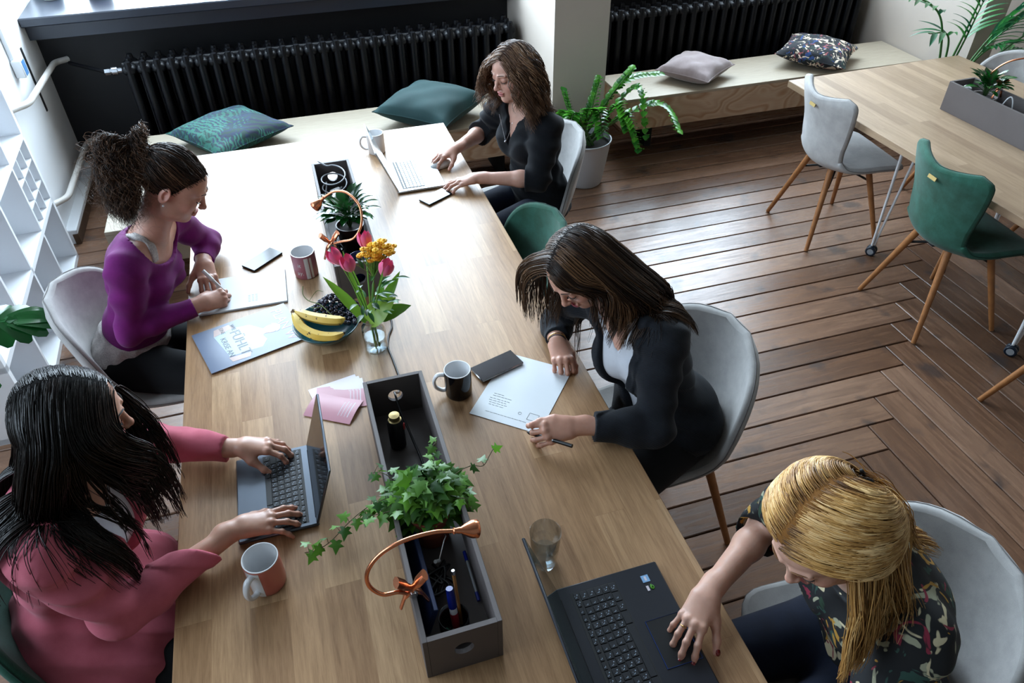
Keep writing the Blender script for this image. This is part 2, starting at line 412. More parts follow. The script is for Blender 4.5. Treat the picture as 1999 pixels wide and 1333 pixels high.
# ---------------------------------------------------------------- benches
def ply(name, big):
    t = NT(name); v = t.co(scale=(1, 1, 2.2)); d = t.noise(v, 1.6, 2, .5, .5)
    w = t.n('ShaderNodeMath', operation='MULTIPLY'); t.l(d, w.inputs[0]); w.inputs[1].default_value = big
    f = t.n('ShaderNodeMath', operation='FRACT'); t.l(w.outputs[0], f.inputs[0])
    fine = t.noise(t.co(scale=(3, 60, 60)), 4, 3, .6)
    c = t.ramp(f.outputs[0], [(0, '#b59a80'), (.35, '#c3ab91'), (.5, '#a37f60'), (.8, '#c0a98f'), (1, '#b59a80')])
    t.set(Base_Color=t.mix(.35, c, t.ramp(fine, [(.3, (.7, .65, .6)), (.7, (1.05, 1.05, 1.05))]), 'MULTIPLY'), Roughness=.55); return t.m
M_plyt = NT('plywood_top'); _t = M_plyt
_t.set(Base_Color=_t.ramp(_t.noise(_t.co(scale=(2, 30, 1)), 5, 4, .6), [(.3, '#9a8e7b'), (.7, '#ab9f8c')]), Roughness=.5); M_plyt = M_plyt.m
M_plyf = ply('plywood_front', 9.)
def bench(x0, x1, y0, y1, label):
    t = thing('bench', label, 'bench', ((x0 + x1) / 2, (y0 + y1) / 2, 0)); w = x1 - x0; d = y1 - y0
    MB().box((0, 0, .441), (w, d, .018), bev=.002).obj('seat_board', M_plyt, t)
    MB().box((0, -d / 2 + .01, .3365), (w - .002, .018, .191)).obj('front_panel', M_plyf, t, 0)
    MB().box((-w / 2 + .01, .01, .3365), (.018, d - .02, .191)).box((w / 2 - .01, .01, .3365), (.018, d - .02, .191)).box((0, 0, .26), (w - .04, d - .04, .018)).obj('box_frame', M_plyf, t, 0)
    for sx in (-1, 1): MB().box((sx * (w / 2 - .3), .1, .125), (.05, d - .25, .25)).obj('trestle', M_blackmat, t, 0)
    return t
bl = bench(-.975, 1.54, 4.06, 4.54, 'pale plywood bench under the left window with green cushions')
MB().box((-1.04, -.54, .441), (.42, .60, .018), bev=.002).box((-1.04, -.83, .3365), (.42, .018, .191)).box((-1.241, -.54, .3365), (.018, .58, .191)).obj('side_extension', M_plyt, bl, 0)
bench(2.035, 4.295, 4.145, 4.585, 'pale plywood bench under the right window with two cushions')

def cushion(label, loc, rz, size, h, m, tilt=0, puff=1., seed=0):
    t = thing('cushion', label, 'cushion', loc, rz); n = 25; r = np.random.default_rng(seed)
    u = np.linspace(-1, 1, n); U, W = np.meshgrid(u, u, indexing='ij')
    pin = 1 - .09 * (1 - (np.abs(U) ** 2)) * 1.; pinw = 1 - .09 * (1 - np.abs(W) ** 2)
    X = U * size[0] / 2 * (1 - .1 * (1 - W ** 2) * np.abs(U) ** 3 * 0 - .10 * (1 - np.abs(W)) ** 0 * (1 - W ** 2) * np.abs(U) ** 1.5 * .9)
    Y = W * size[1] / 2 * (1 - .09 * (1 - U ** 2) * np.abs(W) ** 1.5)
    Z = h / 2 * ((1 - np.abs(U) ** 2.4) * (1 - np.abs(W) ** 2.4)) ** .48
    nz = .006 * np.sin(U * 7 + r.uniform(0, 6) + 2 * W) * np.cos(W * 6 + r.uniform(0, 6)) * (Z > .01)
    T = np.stack([X, Y, Z + nz], -1); B = np.stack([X, Y, -Z], -1)
    b = MB(); b.grid(T); b.grid(B[:, ::-1]); P = np.concatenate(b.V); P = P @ rotx(tilt).T; P[:, 2] -= P[:, 2].min(); b.V = [P]; b.A = [np.concatenate(b.A)]
    b.obj('cover', m, t, 180)
    e = MB(); ring = np.concatenate([T[:, 0], T[-1, 1:], T[::-1, -1][1:], T[0, ::-1][1:]]) @ rotx(tilt).T
    lo = (np.concatenate([T.reshape(-1, 3), B.reshape(-1, 3)]) @ rotx(tilt).T)[:, 2].min(); ring[:, 2] -= lo
    e.tube(ring, .003, 6); e.obj('piping', m, t)
def print_mat(name, base, cols, s=9., thr=.5):
    t = NT(name); c = None; v = t.co()
    out = lin(base); sock = None
    for i, cc in enumerate(cols):
        vv = t.co(loc=(3.1 * i, 1.7 * i, .3 * i)); nz = t.noise(vv, s * (1 + .15 * i), 2, .5, 1.8)
        mk = t.ramp(nz, [(thr + .04, (0, 0, 0)), (thr + .055, (1, 1, 1))])
        sock = t.mix(mk, sock if sock is not None else base, cc)
    t.set(Base_Color=sock, Roughness=.85); t.bump(t.noise(v, 700, 2), .15, .0006); return t.m
def leafprint(name, base, cols, s=11.):
    t = NT(name); sock = base
    for i, cc in enumerate(cols):
        w = t.n('ShaderNodeTexWave', wave_type='BANDS', bands_direction='DIAGONAL'); t.l(t.co(rot=(0, 0, 1.3 * i), loc=(i, 0, 0)), w.inputs[0])
        w.inputs['Scale'].default_value = s * (1 + .3 * i); w.inputs['Distortion'].default_value = 9; w.inputs['Detail'].default_value = 2; w.inputs['Detail Scale'].default_value = .9
        mk = t.n('ShaderNodeMath', operation='MULTIPLY'); t.l(t.ramp(w.outputs[1], [(.55, (0, 0, 0)), (.62, (1, 1, 1))]), mk.inputs[0])
        t.l(t.ramp(t.noise(t.co(loc=(0, i * 2., 0)), 5, 2), [(.46, (0, 0, 0)), (.5, (1, 1, 1))]), mk.inputs[1]); sock = t.mix(mk.outputs[0], sock, cc)
    t.set(Base_Color=sock, Roughness=.8); return t.m
cushion('green and blue cushion with a jungle leaf print on the left bench', (-.36, 4.31, .45), .62, (.50, .50), .14, leafprint('jungle_print', '#07332f', ['#081838', '#155348', '#0a2747', '#206457']), .0, seed=1)
cushion('plain teal velvet cushion on the left bench', (.80, 4.25, .45), .80, (.50, .50), .19, mat('teal_velvet', '#022b2c', .85, var='#033637', vs=3, sheen=.04), .0, seed=2)
cushion('pinkish grey velvet cushion on the right bench', (2.62, 4.36, .45), .62, (.40, .38), .14, mat('grey_velvet', '#8d7f7e', .8, var='#7c6c6b', vs=14, sheen=.4), 0, seed=3)
cushion('dark floral cushion with pink and cream flowers on the right bench', (3.56, 4.36, .45), .74, (.47, .47), .15, print_mat('floral_print', '#10151c', ['#c3b39c', '#8f4b50', '#1e3c70', '#1d322e', '#d8c9b4'], 10, .565), .05, seed=4)

# ---------------------------------------------------------------- tables
def hairpin(mb, x, y, sx, sy, zt=.70, cast=.06):
    for dx, dy in ((-.06, .0), (.06, .0), (.0, .05)):
        mb.tube([(x - sx * .03 + dx, y - sy * .1 + dy, zt), (x + sx * .0 + dx * .12, y + dy * .12, cast)], .0065, 8)
def caster(mb, x, y, a=0.):
    R = rotz(a) @ roty(PI / 2)
    for d in (-.013, .013):
        c = np.array([x, y, .028]) + R @ np.array([0, 0, d]); mb.m = 0
        mb.lathe([(0, -.009), (.024, -.009), (.028, -.005), (.028, .005), (.024, .009), (0, .009)], 20, c, R)
        mb.m = 1; mb.lathe([(0, -.0095), (.017, -.0095), (.017, .0095), (0, .0095)], 16, c, R)
    mb.m = 0; mb.box((x, y, .045), (.024, .03, .03), rotz(a), .006); mb.m = 0
def table(label, x0, x1, y0, y1, m, legs, rz=0.):
    cx, cy = (x0 + x1) / 2, y1
    t = thing('table', label, 'table', (cx, cy, 0), rz); w = x1 - x0; L = y1 - y0
    MB().box((0, -L / 2, .722), (w, L, .036), bev=.002).obj('tabletop', m, t, 20)
    b = MB(); b.box((0, -L / 2, .692), (w - .3, L - .3, .024)); b.obj('under_frame', M_white, t, 0)
    for x, y, a in legs:
        b = MB(); hairpin(b, x - cx, y - cy, np.sign(x - cx), 0); lg = b.obj('leg', M_white, t)
        b = MB(); caster(b, x - cx, y - cy, a); b.obj('caster', [mat('caster_blue_black', '#16212e', .35), mat('caster_disc', '#9a9ea3', .35)], lg)
    return t
T1 = table('long oak table with the five seated women', -.4825, .7205, .10, 3.525, M_oak, [(-.3, 3.2, .4), (.5, 3.2, .2), (-.3, .5, 1.), (.5, .5, .3)])
T2 = table('second pale oak table on the right with a grey box', 2.69, 3.878, .6, 3.486, M_oak2, [(2.9, 2.735, .6), (2.945, 1.82, .5), (3.72, 2.70, .9), (3.70, 1.8, .2)], math.radians(1.5))

# ---------------------------------------------------------------- chairs
def shell_mesh(kind):
    nu, nv = 21, 41
    if kind == 'tub':
        prof = [(.235, .450), (.17, .460), (.06, .448), (-.03, .443), (-.10, .462), (-.155, .515), (-.19, .60), (-.212, .69), (-.228, .77), (-.238, .835)]
        kv = [0, .04, .12, .3, .45, .6, .7, .8, .9, .95, 1.]; wv = [.21, .212, .216, .228, .243, .254, .256, .256, .256, .256, .256]; cu = [0, .004, .014, .045, .080, .095, .10, .10, .10, .10, .10]; ex = 2.0
    else:
        prof = [(.25, .432), (.2, .455), (.08, .458), (-.05, .44), (-.13, .435), (-.185, .47), (-.20, .54), (-.205, .63), (-.225, .72), (-.245, .79), (-.25, .815)]
        kv = [0, .04, .12, .25, .42, .54, .66, .8, .9, .96, 1.]; wv = [.13, .19, .228, .23, .195, .172, .18, .215, .228, .215, .175]; cu = [0, 0, .0, .015, .05, .055, .05, .06, .07, .065, .055]; ex = 2.
    C = spline([(0, y, z) for y, z in prof], nv); T = nrm(np.gradient(C, axis=0)); N = np.stack([T[:, 0] * 0, T[:, 2], -T[:, 1]], 1)   # towards the sitter
    s = np.linspace(0, 1, nv); W = np.interp(s, kv, wv); K = np.interp(s, kv, cu)
    for _ in range(3): K[1:-1] = (K[:-2] + 2 * K[1:-1] + K[2:]) / 4; W[1:-1] = (W[:-2] + 2 * W[1:-1] + W[2:]) / 4
    if kind == 'tub':
        W = W * np.where(s > .62, np.maximum(1 - (np.maximum(s - .62, 0) / .385) ** 2.8, 0) ** .5, 1) * np.where(s < .12, (1 - ((.12 - np.minimum(s, .12)) / .14) ** 2.5) ** .5, 1); K = K * (W / .25) ** 2
    u = np.sin(np.linspace(-1, 1, nu) * PI / 2)
    P = C[:, None] + np.stack([W[:, None] * u, np.zeros((nv, nu)), np.zeros((nv, nu))], -1) + N[:, None] * (K[:, None] * np.abs(u) ** ex)[..., None]
    if kind != 'tub': # top edge dips in the middle on the side chair
        P[..., 2] += np.where(s > .8, (s - .8) / .2, 0)[:, None] * .02 * (np.abs(u) ** 1.5 - .5)
    du = np.gradient(P, axis=1); dv = np.gradient(P, axis=0); n = nrm(np.cross(du, dv)); 
    sgn = np.sign((n[nv // 2, nu // 2] * N[nv // 2]).sum()); n *= sgn
    th = .016
    A = P + n * th; B = P - n * th
    def rim(g): return np.concatenate([g[0, :-1], g[:-1, -1], g[-1, :0:-1], g[:0:-1, 0]])
    cen = rim(P); ra, rb = rim(A), rim(B); out = nrm(cen - np.roll(cen, 1, 0) * 0 - P[nv // 2:nv // 2 + 1, nu // 2])
    tg = nrm(np.roll(cen, -1, 0) - np.roll(cen, 1, 0)); o = nrm(np.cross(tg, rim(n))); o *= np.sign((o * out).sum(1, keepdims=True))
    rr = rim(n); rings = [ra]
    for a in (30, 60, 90, 120, 150): a = math.radians(a); rings.append(cen + rr * th * math.cos(a) + o * th * math.sin(a))
    rings.append(rb)
    b = MB(); b.grid(A if sgn > 0 else A[:, ::-1]); b.grid(B[:, ::-1] if sgn > 0 else B); b.grid(np.array(rings), closed=True)
    seam = MB(); c2 = cen + o * (th * 1.02); c2 = np.vstack([c2, c2[:1]]); seam.tube(c2, .0018, 5)
    return b, seam
_shell = {}
def chair(name, label, kind, fab, loc, rz, seamcol, group=None, tagm=None):
    t = thing(name, label, 'chair', loc, rz, group)
    if kind not in _shell: _shell[kind] = shell_mesh(kind)
    b, sm = _shell[kind]; b.obj('shell', fab, t, 180); sm.obj('seam', seamcol, t, 180)
    lg = None
    for sx, sy in ((1, 1), (-1, 1), (1, -1), (-1, -1)):
        m = MB(); m.tube([(sx * .10, sy * .10 - (.02 if sy < 0 else 0), .435), (sx * .225, sy * .215 - .01, .002)], [.0175, .0115], 12)
        m.obj('leg', M_legwood, t)
    m = MB(); m.box((0, -.01, .405), (.24, .03, .012)); m.box((0, -.01, .405), (.03, .24, .012))
    for sx, sy in ((1, 1), (-1, 1), (1, -1), (-1, -1)): m.tube([(0, -.01, .40), (sx * .137, sy * .135, .335)], .006, 6)
    m.obj('under_frame', M_blackmat, t)
    if tagm: 
        b2 = MB(); b2.box((0, -.268 if kind == 'side' else -.29, .765), (.05, .003, .016), rotx(-.2)); b2.obj('label_tag', tagm, t, label='beige woven tag')
    return t
M_seamg = mat('grey_seam', '#6d6a69', .9); M_seamk = mat('green_seam', '#12332a', .9); M_tag = mat('woven_tag', '#b39a5e', .8)
Q = PI / 2
chair('armchair', 'light grey chair shell of the woman in the dark blazer', 'tub', M_greyfab, (.965, 1.50, 0), Q + .06, M_seamg)
chair('armchair', 'light grey chair of the blonde woman at the bottom right', 'tub', M_greyfab, (1.10, .62, 0), Q - .12, M_seamg)
chair('armchair', 'light grey chair of the woman in the purple top', 'tub', M_greyfab, (-.66, 2.36, 0), -Q - .05, M_seamg)
chair('armchair', 'light grey chair of the woman in the black blouse by the pillar', 'tub', M_greyfab, (1.02, 3.04, 0), Q, M_seamg)
chair('armchair', 'empty dark green chair tucked under the table between two women', 'tub', M_greenfab, (.66, 2.31, 0), Q, M_seamk)
chair('armchair', 'dark green chair of the woman in the pink blazer', 'tub', M_greenfab, (-.66, 1.26, 0), -Q, M_seamk)
chair('side_chair', 'light grey side chair at the second table beside its far left corner', 'side', M_greyfab, (2.845, 3.07, 0), -Q - .08, M_seamg, tagm=M_tag)
chair('side_chair', 'green side chair at the second table', 'side', M_greenfab, (2.86, 2.22, 0), -Q - .08, M_seamk, tagm=M_tag)
chair('side_chair', 'chair at the right edge of the photo of which only wooden legs show', 'side', M_greyfab, (2.84, 1.37, 0), -Q - .05, M_seamg)
chair('armchair', 'light grey chair on the far side of the second table', 'tub', M_greyfab, (3.83, 3.10, 0), Q + .1, M_seamg)
chair('side_chair', 'grey chair on the far side of the second table, half hidden below the table', 'side', M_greyfab, (3.83, 2.35, 0), Q, M_seamg)
# ---------------------------------------------------------------- signed-distance body builder
class Pr:
    def __init__(s, kind, a, b, r, k=.015, op='u', R=None): s.kind, s.a, s.b, s.r, s.k, s.op, s.R = kind, np.array(a, float), (None if b is None else np.array(b, float)), r, k, op, R
    def bb(s, m):
        if s.kind == 'cap':
            rr = max(s.r) * (s.R[1] if s.R is not None else 1); rr = max(rr, max(s.r))
            return np.minimum(s.a, s.b) - rr - m, np.maximum(s.a, s.b) + rr + m
        rr = max(s.r); return s.a - rr - m, s.a + rr + m
    def d(s, p):
        if s.kind == 'cap':
            ab = s.b - s.a; q = p - s.a; t = np.clip((q @ ab) / max(ab @ ab, 1e-12), 0, 1)
            q = q - t[..., None] * ab
            if s.R is not None:  # flattening axis, factor: thinner across that axis
                n, f = s.R[0], s.R[1]; c = q @ n; q = q + (c * (s.R[2] - 1))[..., None] * n
            return np.sqrt((q * q).sum(-1)) - (s.r[0] + (s.r[1] - s.r[0]) * t)
        q = p - s.a
        if s.R is not None: q = q @ s.R
        r = np.array(s.r); k0 = np.sqrt(((q / r) ** 2).sum(-1)); k1 = np.sqrt(((q / (r * r)) ** 2).sum(-1))
        return k0 * (k0 - 1) / np.maximum(k1, 1e-9)
def cap(a, b, ra, rb=None, k=.015, op='u', flat=None): return Pr('cap', a, b, (ra, ra if rb is None else rb), k, op, flat)
def ell(c, r, R=None, k=.015, op='u'): return Pr('ell', c, None, tuple(r), k, op, R)
def infl(L, d):
    out = []
    for p in L: out.append(Pr(p.kind, p.a, p.b, tuple(x + d for x in p.r), p.k, p.op, p.R))
    return out
def smin(a, b, k):
    h = np.maximum(k - np.abs(a - b), 0) / k; return np.minimum(a, b) - h * h * k * .25
def evalp(L, p):
    f = np.full(p.shape[:-1], 9.)
    for q in L:
        d = q.d(p); f = smin(f, d, q.k) if q.op == 'u' else -smin(-f, d, q.k)
    return f
def field(L, lo, hi, h):
    lo = np.array(lo, float); n = np.ceil((np.array(hi) - lo) / h).astype(int) + 1
    ax = [lo[i] + np.arange(n[i]) * h for i in range(3)]; f = np.full(n, 9., np.float32)
    for q in L:
        m = 3 * h + q.k; a, b = q.bb(m)
        i0 = np.maximum(np.floor((a - lo) / h).astype(int), 0); i1 = np.minimum(np.ceil((b - lo) / h).astype(int) + 1, n)
        if (i1 <= i0).any(): continue
        sl = tuple(slice(i0[i], i1[i]) for i in range(3))
        G = np.stack(np.meshgrid(*[ax[i][i0[i]:i1[i]] for i in range(3)], indexing='ij'), -1)
        d = q.d(G); g = f[sl]
        f[sl] = smin(g, d, q.k) if q.op == 'u' else -smin(-g, d, q.k)
    return f, ax
def nets(f, ax, h):
    s = f < 0; nx, ny, nz = f.shape
    c = np.zeros((nx - 1, ny - 1, nz - 1), np.uint8)
    for i in (0, 1):
        for j in (0, 1):
            for k in (0, 1): c += s[i:nx - 1 + i, j:ny - 1 + j, k:nz - 1 + k]
    m = (c > 0) & (c < 8); I = np.argwhere(m); idx = np.full(m.shape, -1, np.int64); idx[m] = np.arange(len(I))
    acc = np.zeros((len(I), 3)); cnt = np.zeros(len(I))
    corner = {}
    for i in (0, 1):
        for j in (0, 1):
            for k in (0, 1): corner[(i, j, k)] = f[I[:, 0] + i, I[:, 1] + j, I[:, 2] + k]
    for a in range(3):
        o1, o2 = [(1, 2), (0, 2), (0, 1)][a]
        for u in (0, 1):
            for v in (0, 1):
                k0 = [0, 0, 0]; k0[o1] = u; k0[o2] = v; k1 = list(k0); k1[a] = 1
                A, B = corner[tuple(k0)], corner[tuple(k1)]; x = (A < 0) != (B < 0)
                t = np.where(x, A / np.where(x, A - B, 1), 0); P = np.tile(np.array(k0, float), (len(I), 1)); P[:, a] = t
                acc += P * x[:, None]; cnt += x
    V = (I + acc / cnt[:, None]) * h + np.array([ax[0][0], ax[1][0], ax[2][0]])
    Q = []
    for a in range(3):
        o1, o2 = [(1, 2), (2, 0), (0, 1)][a]
        sl0 = [slice(None)] * 3; sl1 = [slice(None)] * 3; sl0[a] = slice(0, -1); sl1[a] = slice(1, None)
        x = s[tuple(sl0)] != s[tuple(sl1)]; E = np.argwhere(x)
        E = E[(E[:, o1] > 0) & (E[:, o2] > 0) & (E[:, o1] < f.shape[o1] - 1) & (E[:, o2] < f.shape[o2] - 1)]
        ins = s[E[:, 0], E[:, 1], E[:, 2]]
        def at(d1, d2):
            K = E.copy(); K[:, o1] -= d1; K[:, o2] -= d2; return idx[K[:, 0], K[:, 1], K[:, 2]]
        q = np.stack([at(1, 1), at(0, 1), at(0, 0), at(1, 0)], 1); q[~ins] = q[~ins][:, ::-1]; Q.append(q)
    Q = np.concatenate(Q) if Q else np.zeros((0, 4), int)
    return V, Q[(Q >= 0).all(1)]
def sdfmesh(L, h, lo=None, hi=None, post=None):
    if lo is None:
        bb = [q.bb(.01) for q in L if q.op == 'u']; lo = np.min([b[0] for b in bb], 0); hi = np.max([b[1] for b in bb], 0)
    f, ax = field(L, lo, hi, h)
    if post is not None:
        near = np.argwhere((f < .03) & (f > -.13)); P = np.stack([ax[i][near[:, i]] for i in range(3)], 1)
        f[tuple(near.T)] = post(P, f[tuple(near.T)].astype(float))
    return nets(f, ax, h)
def joinm(parts):
    V = []; Q = []; n = 0
    for v, q in parts: V.append(v); Q.append(q + n); n += len(v)
    return np.concatenate(V), np.concatenate(Q)
def folds(P, A=.004, s=1., seed=0.):
    x, y, z = (P * s).T
    w = np.sin(9 * x + 5 * z + seed) + np.sin(11 * y - 7 * z + 2 * seed)
    a = np.sin(31 * z + 14 * y + 2.2 * w + seed); b = np.sin(42 * x - 23 * z + 2.6 * np.sin(8 * y + 6 * x + seed))
    return A * (np.abs(a) ** 1.5 * .6 + .5 * b * np.sin(13 * y + seed) + .25 * np.sin(70 * z + 30 * x + 3 * w))

# ---------------------------------------------------------------- skin, hair materials
def skin_mat():
    t = NT('skin'); at = t.n('ShaderNodeAttribute', attribute_name='col')
    v = t.co(); c = t.mix(.18, at.outputs['Color'], t.ramp(t.noise(v, 60, 3), [(.3, (.55, .35, .3)), (.7, (1, .95, .9))]), 'MULTIPLY')
    t.set(Base_Color=c, Roughness=.42); t.b.inputs['Subsurface Weight'].default_value = .22; t.b.inputs['Subsurface Scale'].default_value = .012
    t.b.inputs['Subsurface Radius'].default_value = (1., .35, .2); t.b.inputs['Specular IOR Level'].default_value = .4
    t.bump(t.noise(v, 420, 2), .08, .0006); return t.m
M_skin = skin_mat()
def hair_mat(name, stops, rough=.42, spec=.28):
    t = NT(name); at = t.n('ShaderNodeAttribute', attribute_name='rnd')
    t.set(Base_Color=t.ramp(at.outputs['Fac'], stops), Roughness=rough); t.b.inputs['Specular IOR Level'].default_value = spec; return t.m
M_lash = mat('lash_brown', '#1c120e', .6); M_eye = mat('eye_white', '#cfc8c2', .2)

HB = dict(lo=-.045)
def head_prims(C, R, jaw=1., smile=0.):
    C = np.array(C, float); T = lambda *p: C + R @ np.array(p, float); L = []
    e = lambda c, r, k=.02, op='u', rr=None: L.append(ell(T(*c), r, R if rr is None else R @ rr, k, op))
    cp = lambda a, b, ra, rb, k=.008, op='u': L.append(cap(T(*a), T(*b), ra, rb, k, op))
    e((0, -.014, .030), (.071, .092, .083)); e((0, .030, -.022), (.060, .055, .068), .03); e((0, .030, -.066), (.046 * jaw, .046, .040), .03)
    e((0, .066, -.092), (.018, .016, .014), .022); e((0, .040, .036), (.056, .045, .048), .03)
    for s in (-1, 1):
        e((s * .034, .060, -.032 + .006 * smile), (.021, .019, .018), .022); e((s * .047, .015, -.068), (.014, .022, .018), .02)
        e((s * .031, .0935, .003), (.0165, .010, .0105), .010, 's'); e((s * .030, .0755, .001), (.0145, .0135, .0125), .004)
        cp((s * .013, .0935, .019), (s * .044, .080, .021), .0045, .0035, .012)
    cp((0, .088, .008), (0, .1035, -.027), .0062, .0082, .012); e((0, .106, -.0315), (.0088, .0088, .0082), .007)
    for s in (-1, 1): e((s * .0085, .098, -.0345), (.0062, .0075, .0055), .005); e((s * .006, .101, -.0405), (.003, .004, .0025), .002, 's')
    mw = .021 + .003 * smile
    e((0, .0885, -.055), (mw, .0075, .0050), .006); e((0, .0870, -.0655), (mw * .8, .0085, .0058), .006)
    cp((-mw, .083, -.0595 + .003 * smile), (mw, .083, -.0595 + .003 * smile), .0015, .0015, .003, 's'); e((0, .0955, -.0602), (mw * .9, .004, .0011 + .002 * smile), .002, 's')
    for s in (-1, 1):
        rr = rotz(-s * .35) @ rotx(-.15); e((s * .073, -.012, -.010), (.0065, .017, .030), .004, 'u', rr); e((s * .078, -.008, -.008), (.005, .009, .017), .003, 's', rr); e((s * .071, -.003, -.012), (.005, .006, .007), .003)
    return L
def head_paint(V, C, R, base, lip, blush=(.55, .2, .16)):
    q = (V - np.array(C)) @ R; col = np.tile(np.array(base, float), (len(V), 1))
    def blob(c, r, cc, st, hard=2.):
        d = np.sqrt((((q - np.array(c)) / np.array(r)) ** 2).sum(1)); w = (np.clip(1.15 - d, 0, 1) * hard).clip(0, 1) * st; col[:] = col * (1 - w[:, None]) + np.array(cc) * w[:, None]
    for s in (-1, 1):
        blob((s * .040, .062, -.030), (.03, .03, .026), blush, .45, 1.); blob((s * .030, .09, .002), (.02, .02, .012), np.array(base) * (.8, .65, .62), .5, 1.5); blob((s * .075, -.01, -.01), (.02, .03, .04), blush, .5, 1.)
    blob((0, .108, -.032), (.014, .014, .012), blush, .4, 1.)
    blob((0, .0955, -.0555), (.0225, .012, .0060), lip, 1, 4); blob((0, .0945, -.0655), (.0185, .012, .0066), lip, 1, 4)
    blob((0, .096, -.0602), (.021, .009, .0014), np.array(lip) * .25, 1, 4)
    return col
def face_parts(t, C, R, brow='#2a1c15'):
    C = np.array(C, float); m = MB(); m2 = MB()
    for s in (-1, 1):
        P = [(s * .0165, .0860, -.0035), (s * .023, .0885, -.0075), (s * .031, .0882, -.0088), (s * .039, .0845, -.007), (s * .0445, .079, -.0025)]
        m.tube(np.array(spline(P, 14)) @ R.T + C, [.0007] * 3 + [.0013] * 9 + [.0009] * 2, 6)
        for i in range(14):
            a = i / 13; p = np.array(spline(P, 14)[i]); q = p + np.array([s * (.001 + .004 * a), .0055, -.004 - .001 * a]); m.tube(np.array([p, (p + q) / 2 + [0, 0, -.0008], q]) @ R.T + C, [.0004, .0003, .0001], 3)
        B = [(s * .0115, .0960, .0185), (s * .020, .0955, .0225), (s * .032, .0910, .0245), (s * .043, .083, .0225), (s * .049, .0765, .018)]
        m2.tube(np.array(spline(B, 14)) @ R.T + C, np.interp(np.linspace(0, 1, 14), [0, .2, .7, 1], [.0016, .0025, .0020, .0006]), 6, flat=.6)
    m.obj('eyelashes', M_lash, t, 60); m2.obj('eyebrows', mat('brow_' + brow[1:], brow, .8), t, 60)

def hand_prims(W, f, n, side, curls, splay=1., th=None, sc_=.96, spread=None):
    W = np.array(W, float); f = nrm(f); n = nrm(n - f * (np.dot(n, f))); t = np.cross(n, f) * side; L = []; tips = []
    fl = (n, 1., 1.25)
    base = [(.027, .084), (.009, .088), (-.010, .084), (-.027, .076)]; ph = [(.039, .024, .019), (.043, .027, .020), (.039, .026, .019), (.031, .020, .017)]; rad = [.0083, .0085, .0080, .0070]
    L.append(cap(W - f * .03, W + f * .02, .0235, .024, .02, flat=(n, 1., 1.35)))
    for i, (lx, ly) in enumerate(base):
        K = W + (t * lx + f * ly) * sc_ - n * (.004 * (i in (0, 3)) + .003 * (i == 3))
        L.append(cap(W + f * .02 + t * lx * .55, K - n * .002, .0165, rad[i] * 1.22, .014, flat=(n, 1., 1.15)))
        L.append(ell(K + n * .0015, (rad[i] * 1.2,) * 3, None, .006))
        sp = (.16, .04, -.08, -.22)[i] * splay; d0 = nrm(f * math.cos(sp) + t * math.sin(sp)); p = K; ang = 0
        for j, l in enumerate(ph[i]):
            ang += curls[i][j]; d = d0 * math.cos(ang) - n * math.sin(ang); q = p + d * l * sc_
            r0 = rad[i] * (1., .92, .84)[j]; r1 = rad[i] * (.94, .86, .74)[j]
            L.append(cap(p, q, r0 * sc_, r1 * sc_, .0035)); 
            if j < 2: L.append(ell(q, (r1 * 1.06 * sc_,) * 3, None, .003))
            p = q
        up_ = nrm(n * math.cos(ang) + d0 * math.sin(ang)); tips.append((p - d * .004, d, up_, rad[i] * .74))
    th = th or dict(out=.85, down=.35, bend=(.0, .25, .25))
    B = W + f * .022 + t * .020 - n * .006; d = nrm(f * .62 + t * th['out'] * .9 - n * th['down']); p = B
    L.append(cap(W + f * .012 + t * .01, B + d * .03, .0165, .0145, .016))
    ax_ = nrm(np.cross(d, -n * .5 - t * .8 + f * .1)); 
    for j, (l, r0, r1) in enumerate(((.043, .0135, .0105), (.031, .0100, .0092), (.026, .0092, .0072))):
        a = th['bend'][j]; c_, s_ = math.cos(a), math.sin(a); inward = nrm(f * .55 - t * .75 - n * .2); inward = nrm(inward - d * np.dot(inward, d)); d = nrm(d * c_ + inward * s_)
        q = p + d * l * sc_; L.append(cap(p, q, r0 * sc_, r1 * sc_, .006)); p = q
    up_ = nrm(n * .6 + t * .8); up_ = nrm(up_ - d * np.dot(up_, d)); tips.append((p - d * .004, d, up_, .0072))
    return L, tips
def nails(t, tips, m):
    b = MB()
    for p, d, u, r in tips:
        s = np.cross(d, u); R = np.stack([s, d, u], 1); b.ball(p + u * r * .78 + d * .002, (r * .95, .0080, .0040), 12, 8, R)
    b.obj('fingernails', m, t, 180)

def frame(fwd, up=(0, 0, 1)):
    f = nrm(fwd); r = nrm(np.cross(f, up)); u = np.cross(r, f); return np.stack([r, f, u], 1)   # columns right, forward, up
def torso_prims(J, bust=1., size=1.):
    A = {k: np.array(v, float) for k, v in J.items()}; PE, CH, N = A['PE'], A['CH'], A['N']; up = nrm(N - PE)
    rt = nrm(A['SR'] - A['SL']); fw_ = nrm(np.cross(up, rt)); rt = np.cross(fw_, up); B = np.stack([rt, fw_, up], 1); s = size
    L = [ell(PE + up * .0, (.165 * s, .115 * s, .11), B, .05), ell((PE * .55 + CH * .45), (.125 * s, .090 * s, .12), B, .07), ell(CH + up * .01, (.135 * s, .098 * s, .13), B, .06), ell(CH + up * .085 - fw_ * .01, (.135 * s, .078 * s, .075), B, .05)]
    for sx in (-1, 1): L.append(ell(CH + rt * sx * .066 + fw_ * .062 * s + up * .01, (.058 * bust, .052 * bust, .056 * bust), B, .04))
    for S in ('SR', 'SL'): L.append(cap(N - up * .03 + (A[S] - N) * .12, A[S] + up * .012, .042, .045, .05)); L.append(ell(A[S] - up * .01, (.044, .044, .046), None, .03))
    L.append(cap(N - up * .06 - fw_ * .01, A['H'] - nrm(A['H'] - N) * .05, .052, .047, .03))
    return L, B, A
